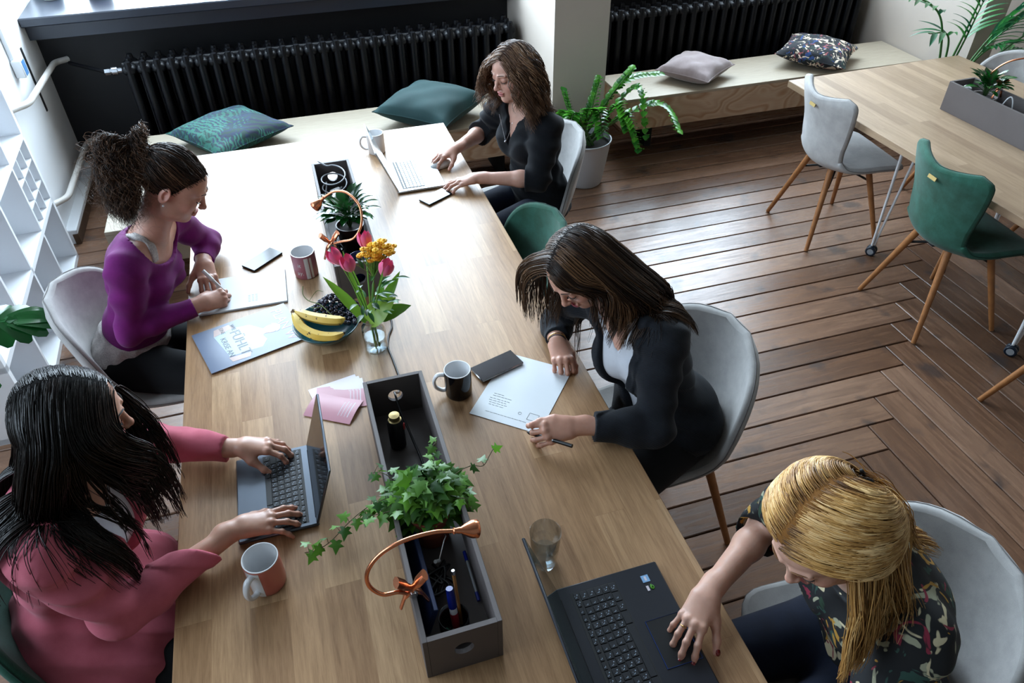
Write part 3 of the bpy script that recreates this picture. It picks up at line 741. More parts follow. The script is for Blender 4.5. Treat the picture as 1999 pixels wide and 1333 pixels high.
def arm_prims(S, E, W, s=1.):
    S, E, W = [np.array(x, float) for x in (S, E, W)]
    m1 = S + (E - S) * .4; m2 = E + (W - E) * .3
    return [cap(S, m1, .042 * s, .040 * s, .03), cap(m1, E, .040 * s, .034 * s, .03), cap(E, m2, .034 * s, .034 * s, .025), cap(m2, W, .034 * s, .0235 * s, .02)]
def leg_prims(J, B, s=1.):
    A = J; rt, fw_, up = B[:, 0], B[:, 1], B[:, 2]; f = nrm(np.array([fw_[0], fw_[1], 0])); L = []
    for sx in (-1, 1):
        h = A['PE'] + rt * sx * .085 - [0, 0, .03] + f * .02; kn = h + f * .40 + np.array([0, 0, -.02]) + rt * sx * .02; kn[2] = min(kn[2], .53); an = kn + f * (-.06) + np.array([0, 0, -.43]); an[2] = .08
        L += [cap(h, kn, .082 * s, .060 * s, .03), cap(kn, an, .057 * s, .038 * s, .02), cap(an, an + f * .14 + [0, 0, -.035], .036, .028, .02)]
    return L

# ---------------------------------------------------------------- hair strands
HAIRLINE = ([-.09, -.07, -.03, .0, .03, .045, .060, .074, .082, .12], [-.055, -.05, -.025, .020, .040, .050, .063, .080, .10, .30])
def scalp(n, seed, back_only=False):
    r = np.random.default_rng(seed); out = []
    cen = np.array([0, -.014, .030]); rad = np.array([.074, .095, .086])
    while sum(len(o) for o in out) < n:
        v = nrm(r.normal(size=(n * 3, 3))); p = cen + v * rad; ok = p[:, 1] < np.interp(p[:, 2], [-.09, -.07, -.03, .0, .03, .048, .061, .069, .12], [-.055, -.05, -.025, .018, .038, .052, .072, .12, .30]) + r.normal(size=len(p)) * .002; ok &= p[:, 2] > -.075
        out.append(p[ok])
    return np.concatenate(out)[:n]
def grow(P0, C, R, v0, want, steps, ds, body=None, stiff=.35, off=None, seed=0, length=None):
    """P0 roots in head space; want(p_head, p_world, i) gives wished world directions"""
    r = np.random.default_rng(seed); n = len(P0); C = np.array(C, float)
    P = P0 @ R.T + C; v = nrm(v0 @ R.T); off = r.uniform(.001, .012, n) if off is None else off
    cen = np.array([0, -.014, .030]); rad = np.array([.071, .092, .083])
    fcen = np.array([0, .030, -.03]); frad = np.array([.060, .060, .078]); gcen = np.array([0, .034, .036]); grad = np.array([.060, .057, .056])
    length = np.ones(n) if length is None else length
    for cc, rr in ((cen, rad), (gcen, grad)):
        q = (P - C) @ R; e = (q - cc) / (rr + .0032); k = np.sqrt((e ** 2).sum(1)); inn = k < 1
        q[inn] = cc + (q[inn] - cc) / k[inn][:, None]; P = np.where(inn[:, None], q @ R.T + C, P)
    HS = head_prims(C, R)[:2] + [ell(C + R @ np.array([0, .040, .036]), (.056, .045, .048), R, .03)]
    def hpush(P, th):
        d = evalp(HS, P); m = d < th
        if m.any():
            e = 1e-3; g = np.stack([evalp(HS, P[m] + np.eye(3)[a] * e) - evalp(HS, P[m] - np.eye(3)[a] * e) for a in range(3)], 1); P[m] += nrm(g) * ((th if np.isscalar(th) else th[m]) - d[m])[:, None]
        return P
    P = hpush(P, .0030); out = [P.copy()]
    for i in range(steps):
        q = (P - C) @ R; w = nrm(want(q, P, i)); v = nrm(v * (1 - stiff) + w * stiff); P = P + v * (ds * length)[:, None]
        for cc, rr in ((cen, rad), (fcen, frad), (gcen, grad)):
            q = (P - C) @ R; e = (q - cc) / (rr + off[:, None] * min(1, .25 + i / 6)); k = np.sqrt((e ** 2).sum(1)); inn = k < 1
            q[inn] = cc + (q[inn] - cc) / k[inn][:, None]; P = np.where(inn[:, None], q @ R.T + C, P)
        P = hpush(P, .0032 + off * .35 * min(1, i / 5))
        if body is not None:
            for _ in range(2):
                d = evalp(body, P); m = d < .006 + off * .6
                if m.any():
                    e = 1e-3; g = np.stack([evalp(body, P[m] + np.eye(3)[a] * e) - evalp(body, P[m] - np.eye(3)[a] * e) for a in range(3)], 1); P[m] += nrm(g) * ((.006 + off[m] * .6) - d[m])[:, None]
        vv = P - out[-1]; v = nrm(vv + v * 1e-4); out.append(P.copy())
    return np.stack(out, 1)   # n, steps+1, 3
def strands(name, paths, m, parent, rad=.0012, seed=0, tone=None, taper=.25, label=None, clump=0.):
    n, k, _ = paths.shape; r = np.random.default_rng(seed)
    T = np.gradient(paths, axis=1); T = nrm(T); a = nrm(r.normal(size=(n, 1, 3))); x = nrm(np.cross(T, a)); y = np.cross(T, x)
    s = np.linspace(0, 1, k); w = rad * np.minimum(1, .5 + 3 * s) * (1 - (1 - taper) * s ** 3); w = w[None, :, None] * r.uniform(.7, 1.25, (n, 1, 1))
    V = np.stack([paths + w * (math.cos(t) * x + math.sin(t) * y) for t in (0, 2 * PI / 3, 4 * PI / 3)], 2)   # n,k,3,3
    base = (np.arange(n) * k * 3)[:, None, None]; i = np.arange(k - 1)[None, :, None] * 3; j = np.arange(3)[None, None, :]; j2 = (j + 1) % 3
    F = np.stack([base + i + j, base + i + j2, base + i + 3 + j2, base + i + 3 + j], -1).reshape(-1, 4)
    tone = r.uniform(0, 1, n) if tone is None else tone
    o = mesh(name, V.reshape(-1, 3), F, m, parent, 180, attrs={'rnd': np.repeat(tone, k * 3).clip(0, 1)})
    if label: o['label'] = label
    return o
def hair_cap(L, C, R, h=.004, d=.004):
    C = np.array(C, float)
    P = infl(head_prims(C, R)[:2] + [ell(C + R @ np.array([0, .040, .036]), (.056, .045, .048), R, .03)], d)
    def post(p, f):
        q = (p - C) @ R; g = q[:, 1] - np.interp(q[:, 2], *HAIRLINE) + .012; return np.maximum(f, np.maximum(g, -.07 - q[:, 2]))
    return sdfmesh(P, h, post=post)
# ---------------------------------------------------------------- people
def clumpify(P, K, amt, seed, pw=1.3):
    r = np.random.default_rng(seed); c = r.choice(len(P), K, replace=False); m = P[:, min(6, P.shape[1] - 1)]
    d = ((m[:, None] - m[c][None]) ** 2).sum(-1); j = d.argmin(1); s = np.linspace(0, 1, P.shape[1]) ** pw * amt
    Q = P * (1 - s)[None, :, None] + P[c[j]] * s[None, :, None]; tone = r.normal(.5, .16, K)[j] + r.normal(0, .12, len(P))
    return Q, tone
def wavy(P, amp, freq, seed, K=150, start=.15):
    r = np.random.default_rng(seed); n, k, _ = P.shape; c = r.choice(n, min(K, n), replace=False); j = ((P[:, 0][:, None] - P[c, 0][None]) ** 2).sum(-1).argmin(1)
    ph = r.uniform(0, 2 * PI, len(c))[j] + r.normal(0, .5, n); fr = (freq * r.uniform(.8, 1.2, len(c)))[j]; s = np.linspace(0, 1, k)
    T = nrm(np.gradient(P, axis=1)); x = nrm(np.cross(T, [.3, .2, 1.])); y = np.cross(T, x); A = amp * np.clip((s - start) / .25, 0, 1)
    an = 2 * PI * fr[:, None] * s[None] + ph[:, None]
    return P + (A[None] * np.sin(an))[..., None] * x + (A[None] * np.cos(an) * .7)[..., None] * y
def build_person(name_label, J, headf, headup, skin, lip, brow, arms, hands, size=1., bust=1., smile=0., jaw=1., group=None, legs=True, fine_arm=False):
    t = thing('person', name_label, 'person', (0, 0, 0)); TL, B, A = torso_prims(J, bust, size)
    R = frame(headf, headup); HL = head_prims(A['H'], R, jaw, smile)
    AR = arm_prims(A['SR'], A['ER'], A['WR'], arms); AL = arm_prims(A['SL'], A['EL'], A['WL'], arms)
    LG = leg_prims(A, B, size) if legs else []
    neck = cap(A['N'] - B[:, 2] * .05, A['H'] + R @ V3(0, -.025, -.045), .050, .045, .022); coll = ell(A['H'] + R @ V3(0, .01, -.07), (.045, .05, .04), R, .03)
    hp = []; tips = {}; parts = []
    for side, (W, f, n, curls, kw) in hands.items():
        L, tp = hand_prims(W, f, n, side, curls, **kw); hp.append((np.array(W, float), nrm(f), L)); tips[side] = tp
    allp = TL + AR + AL + [neck] + HL + [q for h in hp for q in h[2]]
    parts.append(sdfmesh(infl(TL + AR + AL + LG + [neck], -.0025), .009))
    H = A['H']; parts.append(sdfmesh(TL[:-1] + [neck, coll] + HL, .0023, H + [-.155, -.155, -.235], H + [.155, .155, .15]))
    for (W, f, L), arm in zip(hp, [AR if s == 1 else AL for s in hands]):
        bb = [q.bb(.012) for q in L]; lo = np.min([b[0] for b in bb], 0); hi = np.max([b[1] for b in bb], 0)
        e = arm[3].a if not fine_arm else arm[2].a; lo = np.minimum(lo, e - .05); hi = np.maximum(hi, e + .05)
        parts.append(sdfmesh(arm + L, .0021, lo, hi))
    V, Q = joinm(parts); col = head_paint(V, H, R, skin, lip)
    for s in tips:
        for p, d, u, r in tips[s]:
            w = np.clip(1 - np.linalg.norm(V - p, axis=1) / .02, 0, 1)[:, None] * .35; col = col * (1 - w) + np.array([.6, .25, .2]) * w
    mesh('body', V, Q, M_skin, t, 180, attrs={'col': np.concatenate([col, np.ones((len(V), 1))], 1)})
    face_parts(t, H, R, brow)
    return t, dict(TL=TL, B=B, A=A, R=R, AR=AR, AL=AL, LG=LG, tips=tips, HL=HL, neck=neck)
def push(q, s_, a): return a[None] * (s_ * 1.5 * ((np.abs(q[:, 0]) < .059) & (q[:, 1] > .02) & (q[:, 2] < .045)))[:, None]
def tc(D, P): return (P - D['A']['CH']) @ D['B']
def cuffcut(P, f, E, W, s, am=.10):
    E, W = np.array(E, float), np.array(W, float); d = nrm(W - E); c = E + (W - E) * s; q = P - c; a = q @ d; r = np.linalg.norm(q - a[:, None] * d, axis=1)
    return np.where((r < .085) & (a > -.02) & (a < am), np.maximum(f, a), f)
def cuff(E, W, s, r, ln=.03):
    E, W = np.array(E, float), np.array(W, float); d = nrm(W - E); c = E + (W - E) * s; return cap(c - d * ln, c + d * .05, r, r, .004, 's')
def garment(name, L, h, post, m, t, label=None):
    V, Q = keepbig(*sdfmesh(L, h, post=post)); o = mesh(name, V, Q, m, t, 180)
    if label: o['label'] = label
    return o
def keepbig(V, Q):
    lab = np.arange(len(V))
    for _ in range(60):
        m = lab[Q].min(1); new = lab.copy()
        for k in range(4): np.minimum.at(new, Q[:, k], m)
        new = new[new]; new = new[new]
        if (new == lab).all(): break
        lab = new
    u, c = np.unique(lab[Q[:, 0]], return_counts=True); good = u[c > len(Q) * .12]; Q = Q[np.isin(lab[Q[:, 0]], good)]
    ids = np.unique(Q); mp = np.zeros(len(V), int); mp[ids] = np.arange(len(ids)); return V[ids], mp[Q]
def band(z, lo, hi, e=.006): return np.clip((z - lo) / e, 0, 1) * np.clip((hi - z) / e, 0, 1)
M_trous = fabric('black_trousers', '#07080a', '#0d0e12', sheen=.05)
M_jeans = fabric('dark_jeans', '#0a1020', '#111a2e', sheen=.05)
REL = [(.45, .45, .25), (.42, .48, .25), (.45, .5, .25), (.5, .5, .25)]

# ---- woman in the purple top
JA = dict(PE=(-.72, 2.37, .56), CH=(-.60, 2.36, .86), N=(-.52, 2.35, 1.03), H=(-.405, 2.335, 1.18), SR=(-.60, 2.205, .975), SL=(-.485, 2.51, .965), ER=(-.655, 2.175, .765), WR=(-.425, 2.235, .785), EL=(-.40, 2.62, .80), WL=(-.415, 2.47, .80))
tA, D = build_person('woman with a curly brown ponytail in a purple top, writing on a white pad', JA, (.82, -.12, -.56), (.5, 0, .86), (.50, .27, .20), (.42, .09, .09), '#241812', .94,
    {1: ((-.425, 2.235, .785), (.80, .42, -.14), (.15, -.55, .80), [(.75, .75, .35), (.85, .9, .4), (.9, .95, .4), (.95, .95, .4)], dict(th=dict(out=.5, down=.55, bend=(.1, .3, .3)), splay=.5)),
     -1: ((-.415, 2.47, .80), (.12, -.93, -.22), (.10, -.15, .98), [(.5, .55, .3), (.5, .6, .3), (.55, .6, .3), (.6, .6, .3)], dict(splay=.8))}, smile=1., bust=.95)
TL, B, A = D['TL'], D['B'], D['A']
def postA(P, f):
    q = tc(D, P); n = A['N'] + B[:, 1] * .035 - B[:, 2] * .01; e = (P - n) @ B
    f = f + folds(P, .006, 1., 1.)
    f = np.maximum(f, (1 - np.sqrt((e[:, 0] / .115) ** 2 + (e[:, 1] / .10) ** 2 + (e[:, 2] / .085) ** 2)) * .08)
    f = cuffcut(P, f, A['ER'], A['WR'], .90); f = cuffcut(P, f, A['EL'], A['WL'], .86)
    return np.maximum(f, -(q[:, 2] + .235))
M_pur = fabric('purple_jersey', '#560a50', '#6c1064', s=1200, bump=.08, sheen=.08)
garment('long_sleeved_top', infl(TL[:-1], .009) + infl(D['AR'], .012) + infl(D['AL'], .012), .0042, postA, M_pur, tA, 'purple top')
M_lace = fabric('grey_lace', '#8f8a88', '#b9b3b0', s=260, bump=.6)
garment('lace_hem', infl(TL[:3], .014), .005, lambda P, f: np.maximum(f + folds(P, .003, 2., 4.), np.maximum(-(tc(D, P)[:, 2] + .315 + .006 * np.sin(90 * P[:, 1])), tc(D, P)[:, 2] + .225)), M_lace, tA, 'white lace hem')
def postL(P, f):
    e = (P - (A['N'] + B[:, 1] * .03 - B[:, 2] * .0)) @ B; r = np.sqrt((e[:, 0] / .105) ** 2 + (e[:, 1] / .095) ** 2 + (e[:, 2] / .08) ** 2)
    w = .07 + .035 * np.sin(9 * np.arctan2(e[:, 0], e[:, 1])); x = np.abs(e[:, 0] - .070 - .02 * e[:, 1] / .1) - .013 - .004 * np.sin(110 * e[:, 1])
    return np.maximum(f, np.maximum(np.maximum(x, -e[:, 2] - .06), .02 - e[:, 0]))
garment('lace_strap', infl(TL[:-1], .005), .0035, postL, M_lace, tA, 'grey lace strap')
garment('trousers', infl(D['LG'], .008) + [infl(TL[:1], .006)[0]], .009, lambda P, f: f, M_trous, tA, 'black trousers')
MB().ball(A['H'] + D['R'] @ V3(.078, -.004, -.043), .0035, 8, 6).obj('earring', M_porc, tA, 180, label='small white stud earring')
HC, HR = A['H'], D['R']; M_hA = hair_mat('hair_dark_brown', [(0, '#150d0a'), (.5, '#2c1d15'), (1, '#6a4c36')])
PB = V3(0, -.108, .070)
rt_ = scalp(2600, 11); dist = np.linalg.norm(rt_ - PB, axis=1)
P = grow(rt_, HC, HR, nrm(PB - rt_), lambda q, p, i: (PB - q) @ HR.T, 14, 1.12 / 14, None, .6, seed=1, off=rng.uniform(.002, .015, len(rt_)), length=dist)
P += rng.normal(0, .0011, P.shape); P, tn = clumpify(P, 160, .35, 2)
V, Q = hair_cap(None, HC, HR, .004, .003); capm = lambda t, m: mesh('hair_base', *hair_cap(None, t[0], t[1], .004, .0022), basem(m), t[2], 180, attrs=None)
def basem(m):
    c = m.copy(); n = c.node_tree.nodes['Principled BSDF']; n.inputs['Roughness'].default_value = .85; n.inputs['Specular IOR Level'].default_value = .08; c.node_tree.nodes['Attribute'].attribute_name = 'base_tone'; return c
capm((HC, HR, tA), M_hA); strands('hair', P, M_hA, tA, .0011, 3, tn)
n = 1500; r_ = np.random.default_rng(5); s = np.linspace(0, 1, 30); pbw = HC + HR @ PB
ctrl = spline([pbw, pbw + [-.035, .0, .035], pbw + [-.070, -.015, .005], pbw + [-.088, -.045, -.08], pbw + [-.105, -.075, -.175]], 30)
an = r_.uniform(0, 2 * PI, n); rr = np.sqrt(r_.uniform(0, 1, n)); wd = np.interp(s, [0, .15, .4, .75, 1], [.008, .038, .058, .062, .045])
off = np.stack([np.cos(an) * rr, np.sin(an) * rr * .9, np.sin(an * 2 + 1) * rr * .7], 1); P = ctrl[None] + off[:, None] * wd[None, :, None]
ln = r_.uniform(.7, 1.1, n); P = pbw + (P - pbw) * (.6 + .4 * ln[:, None, None])
P = wavy(P, .009, 6.5, 7, 300, .1) + np.cumsum(r_.normal(0, .0009, P.shape), axis=1)
strands('ponytail', P, M_hA, tA, .0009, 8, r_.normal(.5, .25, n)); 
fz = P[:260] + (P[:260] - ctrl[None]) * np.linspace(.1, .9, 30)[None, :, None]; fz = wavy(fz, .008, 5, 17, 200); strands('stray_curls', fz, M_hA, tA, .0005, 9, r_.uniform(.6, 1, 260))
m = MB(); m.tube([pbw + HR @ (V3(math.cos(a), 0, math.sin(a)) * .017) for a in np.linspace(0, 2 * PI, 17)], .005, 8); 
for a in np.linspace(0, 2 * PI, 8): m.ball(pbw + HR @ (V3(math.cos(a), .2, math.sin(a)) * .02), .0045, 6, 5)
m.obj('hair_tie', mat('silver_grey_tie', '#a9b3bd', .3, .3), tA, 180, label='shiny grey hair tie')

# ---- woman in the pink blazer
JB = dict(PE=(-.745, 1.25, .56), CH=(-.685, 1.27, .87), N=(-.63, 1.275, 1.04), H=(-.565, 1.30, 1.19), SR=(-.665, 1.125, .985), SL=(-.60, 1.435, .985), ER=(-.585, 1.085, .79), WR=(-.345, 1.228, .795), EL=(-.545, 1.60, .80), WL=(-.335, 1.515, .79))
tB, D2 = build_person('woman with long straight black hair in a pink blazer, typing on the grey laptop', JB, (.93, .16, -.22), (0, 0, 1), (.52, .29, .21), (.45, .13, .12), '#140d0a', 1.,
    {1: ((-.33, 1.237, .797), (.98, .12, -.13), (0, 0, 1.), [(.10, .35, .2), (.12, .4, .25), (.15, .42, .25), (.2, .45, .25)], dict(splay=1.2, th=dict(out=.6, down=.35, bend=(0, .15, .15)))),
     -1: ((-.32, 1.512, .797), (.97, -.16, -.02), (.12, .12, 1.), [(.45, .62, .35), (.4, .62, .35), (.45, .62, .35), (.5, .6, .3)], dict(splay=1., th=dict(out=.75, down=.55, bend=(.1, .2, .2))))}, size=1.12, bust=1.2)
TL, B, A = D2['TL'], D2['B'], D2['A']
M_tee = fabric('white_tee', '#b9bcc6', '#c9ccd4', s=1500, bump=.05)
garment('t_shirt', infl(TL[:-1], .006), .005, lambda P, f: np.maximum(f + folds(P, .002, 1, 3), (1 - np.linalg.norm(((P - A['N'] - B[:, 1] * .045) @ B) / [.075, .08, .075], axis=1)) * .06), M_tee, tB, 'white t-shirt with black lettering')
def blazer(D, zb, w1, lap, amp, seed, e1, e2, hem=-.36, ztop=.16, jd=.0):
    A, B = D['A'], D['B']
    def post(P, f):
        q = tc(D, P); x, y, z = q.T; ax_ = np.abs(x - jd); w = np.interp(z, [hem, zb, zb + .03, ztop], [.03 + .0, .0, .012, w1])
        f = f + folds(P, amp, 1., seed)
        lapel = band(ax_ - w, .0, lap * np.clip((z - zb) / .12, 0, 1) * np.interp(z, [0, .085, .095, .10, .2], [1, 1.15, .75, 1, .9]), .004) * (y > .0) * (z > zb) * np.clip(1 - np.abs(P @ np.zeros(3)), 0, 1)
        f = f - lapel * .0055
        f = np.where((y > .0), np.maximum(f, (w - ax_)), f)
        f = np.maximum(f, (1 - np.linalg.norm(((P - A['N'] - B[:, 1] * .02 - B[:, 2] * .015) @ B) / [.066, .07, .07], axis=1)) * .06)
        f = cuffcut(P, f, A['ER'], A['WR'], e1); f = cuffcut(P, f, A['EL'], A['WL'], e2)
        return np.maximum(f, -(z - hem))
    return post
def collar(D, r=.013, up=.018, w=.074):
    A, B = D['A'], D['B']; N = A['N'] + B[:, 2] * up; pts = [N + B @ V3(w * math.sin(a), -.012 - (w * .75) * math.cos(a), .0 - .03 * abs(a / 2) ** 1.5) for a in np.linspace(-2.0, 2.0, 13)]
    return [cap(pts[i], pts[i + 1], r, r, .008, flat=(B[:, 2], 1., .55)) for i in range(12)]
M_pink = fabric('pink_suiting', '#b65a6a', '#c6697a', s=1400, bump=.06, sheen=.1)
skirt = [ell(A['PE'] + B[:, 2] * .03 + B[:, 1] * .02, (.225, .185, .18), B, .06), ell(A['PE'] + V3(.09, -.01, .01), (.19, .235, .12), None, .06)]
garment('blazer', infl(TL[:-1], .020) + skirt + infl(D2['AR'], .016) + infl(D2['AL'], .016) + collar(D2, .014, .012, .08), .0048,
        blazer(D2, -.09, .085, .06, .010, 2.2, .93, .93, -.42), M_pink, tB, 'pink blazer')
garment('trousers', infl(D2['LG'], .008), .010, lambda P, f: f, M_trous, tB, 'dark trousers')
body2 = infl(TL[:6], .036) + infl(D2['AR'][:2], .032) + infl(D2['AL'][:2], .032)
HC, HR = A['H'], D2['R']; M_hB = hair_mat('hair_black', [(0, '#050404'), (.6, '#0c0807'), (1, '#2a1d18')], .3)
capm((HC, HR, tB), M_hB); rt_ = scalp(3200, 21)
sx = np.where(rt_[:, 0] - .004 + rng.normal(0, .002, len(rt_)) > 0, 1., -1.)
fr = np.clip((rt_[:, 1] + .03) / .07, 0, 1)
def wantB(q, p, i):
    g = np.tile([0., 0, -1.], (len(q), 1)); a = HR @ V3(1, 0, 0); b_ = HR @ V3(0, 1, 0)
    w = np.clip((q[:, 2] - .02) / .06, 0, 1)[:, None]
    side = a[None] * sx[:, None] * .6 + g * .5 - b_ * .12
    fwd_ = b_[None] * (fr * .30 * np.exp(-((i - 10) / 5.) ** 2))[:, None] + a[None] * (sx * -.25 * (i > 9) * fr)[:, None]
    dr = np.where(fr > .4, .28, -.45); back = b_[None] * (dr * (6 <= i < 18))[:, None] - a[None] * (sx * .3 * (fr > .5) * (i > 8))[:, None]
    return side * w + (g + fwd_ + back) * (1 - w) + push(q, sx, a)
P = grow(rt_, HC, HR, np.stack([sx, np.full(len(rt_), -.25), np.full(len(rt_), .05)], 1), wantB, 30, .0168, body2, .42, seed=3, length=rng.uniform(.86, 1.06, len(rt_)) * np.where(fr > .5, .80, .88))
P, tn = clumpify(P, 130, .55, 4); P = wavy(P, .0035, 1.6, 5, 130); strands('hair', P, M_hB, tB, .00155, 6, tn)
# lettering on the shirt, laid onto the chest
def letters(s, size, cx, cz, rot):
    o = text('shirt_lettering', s, size, mat('shirt_ink', '#15161c', .8), tB, (0, 0, 0), np.eye(3), 0.0, shear=.3); me = o.data
    bm_n = len(me.vertices); co_ = np.zeros(bm_n * 3); me.vertices.foreach_get('co', co_); co_ = co_.reshape(-1, 3); c_, s_ = math.cos(rot), math.sin(rot)
    x = co_[:, 0] * c_ - co_[:, 1] * s_ + cx; z = co_[:, 0] * s_ + co_[:, 1] * c_ + cz; L = infl(TL[:-1], .0075); y = np.full(bm_n, .25)
    for _ in range(14): y -= evalp(L, np.stack([-x, y, z], 1) @ B.T + A['CH']) * .9
    W = np.stack([-x, y, z], 1) @ B.T + A['CH']; me.vertices.foreach_set('co', W.ravel().astype(np.float32)); me.update()
letters('p.', .075, .005, .055, .15); letters('o', .06, -.03, .005, .15); letters('nag', .075, .005, -.055, .15)

# ---- woman in the black blouse
JC = dict(PE=(1.05, 2.97, .56), CH=(1.0, 2.955, .86), N=(.97, 2.95, 1.03), H=(.91, 2.92, 1.185), SR=(.925, 3.11, .985), SL=(1.015, 2.80, .975), ER=(.855, 3.24, .80), WR=(.685, 3.10, .795), EL=(.95, 2.715, .79), WL=(.715, 2.81, .785))
tC, D3 = build_person('woman with wavy shoulder-length brown hair in a black blouse, using a white mouse', JC, (-.88, -.34, -.16), (-.2, 0, 1), (.54, .31, .24), (.45, .15, .14), '#2c1d15', 1.,
    {1: ((.68, 3.095, .80), (-.93, -.30, -.12), (-.1, .0, 1.), [(.45, .45, .25), (.4, .45, .25), (.45, .5, .25), (.55, .5, .25)], dict(splay=1.3)),
     -1: ((.705, 2.812, .787), (-.97, .12, -.10), (0, .05, 1.), [(.22, .35, .2), (.25, .38, .2), (.28, .4, .2), (.32, .4, .2)], dict(splay=1.))}, fine_arm=True, size=1.02, bust=1.1)
TL, B, A = D3['TL'], D3['B'], D3['A']
def postC(P, f):
    q = tc(D3, P); f = f + folds(P, .009, 1.1, 5.)
    w = np.interp(q[:, 2], [.02, .16], [0, .05]); f = np.where(q[:, 1] > 0, np.maximum(f, w - np.abs(q[:, 0])), f)
    f = np.maximum(f, (1 - np.linalg.norm(((P - A['N'] - B[:, 1] * .03) @ B) / [.075, .075, .065], axis=1)) * .06)
    f = cuffcut(P, f, A['ER'], A['WR'], .22, .34); f = cuffcut(P, f, A['EL'], A['WL'], .22, .34); return np.maximum(f, -(q[:, 2] + .38))
M_blk = fabric('black_crepe', '#05070c', '#090c13', s=1500, bump=.06, sheen=.04)
garment('blouse', infl(TL[:-1], .017) + infl(D3['AR'], .020) + infl(D3['AL'], .020), .005, postC, M_blk, tC, 'black blouse')
garment('trousers', infl(D3['LG'], .008), .010, lambda P, f: f, M_jeans, tC, 'dark blue jeans')
m = MB(); nk = [A['CH'] + B @ V3(x, .112 + .02 * (1 - abs(x) / .05), z) for x, z in ((-.052, .15), (-.03, .10), (-.008, .06), (0, .052), (.008, .06), (.03, .10), (.052, .15))]; m.tube(spline(nk, 24), .0008, 5); m.ball(A['CH'] + B @ V3(0, .134, .048), .005, 8, 6); m.obj('necklace', M_steel, tC, 180, label='fine necklace with a round pendant')
body3 = infl(TL[:6], .030) + infl(D3['AR'][:2], .02) + infl(D3['AL'][:2], .02); HC, HR = A['H'], D3['R']
M_hC = hair_mat('hair_mid_brown', [(0, '#2a1a11'), (.5, '#5a3e2b'), (1, '#a5805f')], .42); capm((HC, HR, tC), M_hC); rt_ = scalp(2600, 31)
sxC = np.where(rt_[:, 0] + .012 > 0, 1., -1.); frC = np.clip((rt_[:, 1] + .03) / .07, 0, 1)
def wantC(q, p, i):
    g = np.array([[0., 0, -1.]]); a = HR @ V3(1, 0, 0); b_ = HR @ V3(0, 1, 0); w = np.clip((q[:, 2] - .0) / .07, 0, 1)[:, None]
    return (a[None] * sxC[:, None] * .65 + g * .55) * w + (g + a[None] * (sxC * .30)[:, None] + b_[None] * (frC * .10)[:, None]) * (1 - w) + push(q, sxC, a)
P = grow(rt_, HC, HR, np.stack([sxC, np.full(len(rt_), -.2), np.full(len(rt_), -.1)], 1), wantC, 18, .0128, body3, .5, off=rng.uniform(.003, .015, len(rt_)), seed=4, length=rng.uniform(.85, 1.1, len(rt_)))
P, tn = clumpify(P, 110, .5, 4); P = wavy(P, .016, 2.0, 5, 110, .2); P += np.cumsum(rng.normal(0, .0007, P.shape), 1); strands('hair', P, M_hC, tC, .0013, 6, tn)

# ---- woman in the dark grey blazer
JD = dict(PE=(.97, 1.46, .56), CH=(.865, 1.475, .85), N=(.785, 1.505, 1.02), H=(.675, 1.555, 1.145), SR=(.73, 1.665, .965), SL=(.855, 1.375, .975), ER=(.70, 1.79, .775), WR=(.655, 1.665, .80), EL=(.79, 1.235, .785), WL=(.585, 1.30, .80))
tD, D4 = build_person('smiling woman with long brown hair in a dark grey blazer, holding a black pen', JD, (-.72, -.34, -.60), (-.6, -.1, .8), (.55, .30, .22), (.32, .03, .06), '#2a1a12', .95,
    {1: ((.655, 1.668, .795), (-.10, -.93, -.10), (-.05, -.20, .97), [(.9, 1.1, .5), (.9, 1.15, .5), (.9, 1.1, .5), (.9, 1.0, .5)], dict(splay=.6, th=dict(out=.45, down=.35, bend=(.1, .3, .2)))),
     -1: ((.575, 1.302, .80), (-.97, .03, -.06), (.10, -.72, .70), [(.55, .75, .35), (.75, .95, .4), (.55, .85, .4), (.45, .75, .35)], dict(splay=.6, th=dict(out=.32, down=.05, bend=(.05, .35, .15))))}, smile=1., fine_arm=False)
TL, B, A = D4['TL'], D4['B'], D4['A']
M_top = fabric('white_top', '#b9bcc4', '#c8cbd2', s=1500, bump=.04)
garment('white_top', infl(TL[:-1], .006), .005, lambda P, f: np.maximum(f + folds(P, .004, 1, 8), np.where(tc(D4, P)[:, 1] > 0, np.interp(tc(D4, P)[:, 2], [.085, .16], [0, .05]) - np.abs(tc(D4, P)[:, 0]), -1)), M_top, tD, 'white v-neck top')
M_knit = NT('dark_grey_knit'); _t = M_knit; _v = _t.co(scale=(1, 1, 1)); _w = _t.n('ShaderNodeTexWave', wave_type='BANDS', bands_direction='DIAGONAL'); _t.l(_v, _w.inputs[0]); _w.inputs['Scale'].default_value = 90; _w.inputs['Distortion'].default_value = 3
_t.set(Base_Color=_t.mix(.5, _t.ramp(_t.noise(_v, 40, 3), [(.3, '#0d0f13'), (.7, '#191c22')]), _t.ramp(_w.outputs[1], [(0, '#0d0f13'), (1, '#20242b')])), Roughness=.9); _t.b.inputs['Sheen Weight'].default_value = .06; _t.b.inputs['Specular IOR Level'].default_value = .2; _t.bump(_w.outputs[1], .3, .001); M_knit = _t.m
garment('blazer', infl(TL[:-1], .018) + [ell(A['PE'] + B[:, 2] * .02, (.185, .15, .16), B, .06)] + infl(D4['AR'], .018) + infl(D4['AL'], .019) + collar(D4, .011, .005, .076), .0046,
        blazer(D4, -.26, .075, .035, .008, 6.1, .86, .80, -.33), M_knit, tD, 'dark grey knitted blazer')
garment('trousers', infl(D4['LG'], .008), .010, lambda P, f: f, M_trous, tD, 'black trousers')
W_, E_ = A['WR'], A['ER']; d_ = nrm(W_ - E_); x_ = nrm(np.cross(d_, [0, 0, 1.])); y_ = np.cross(d_, x_)
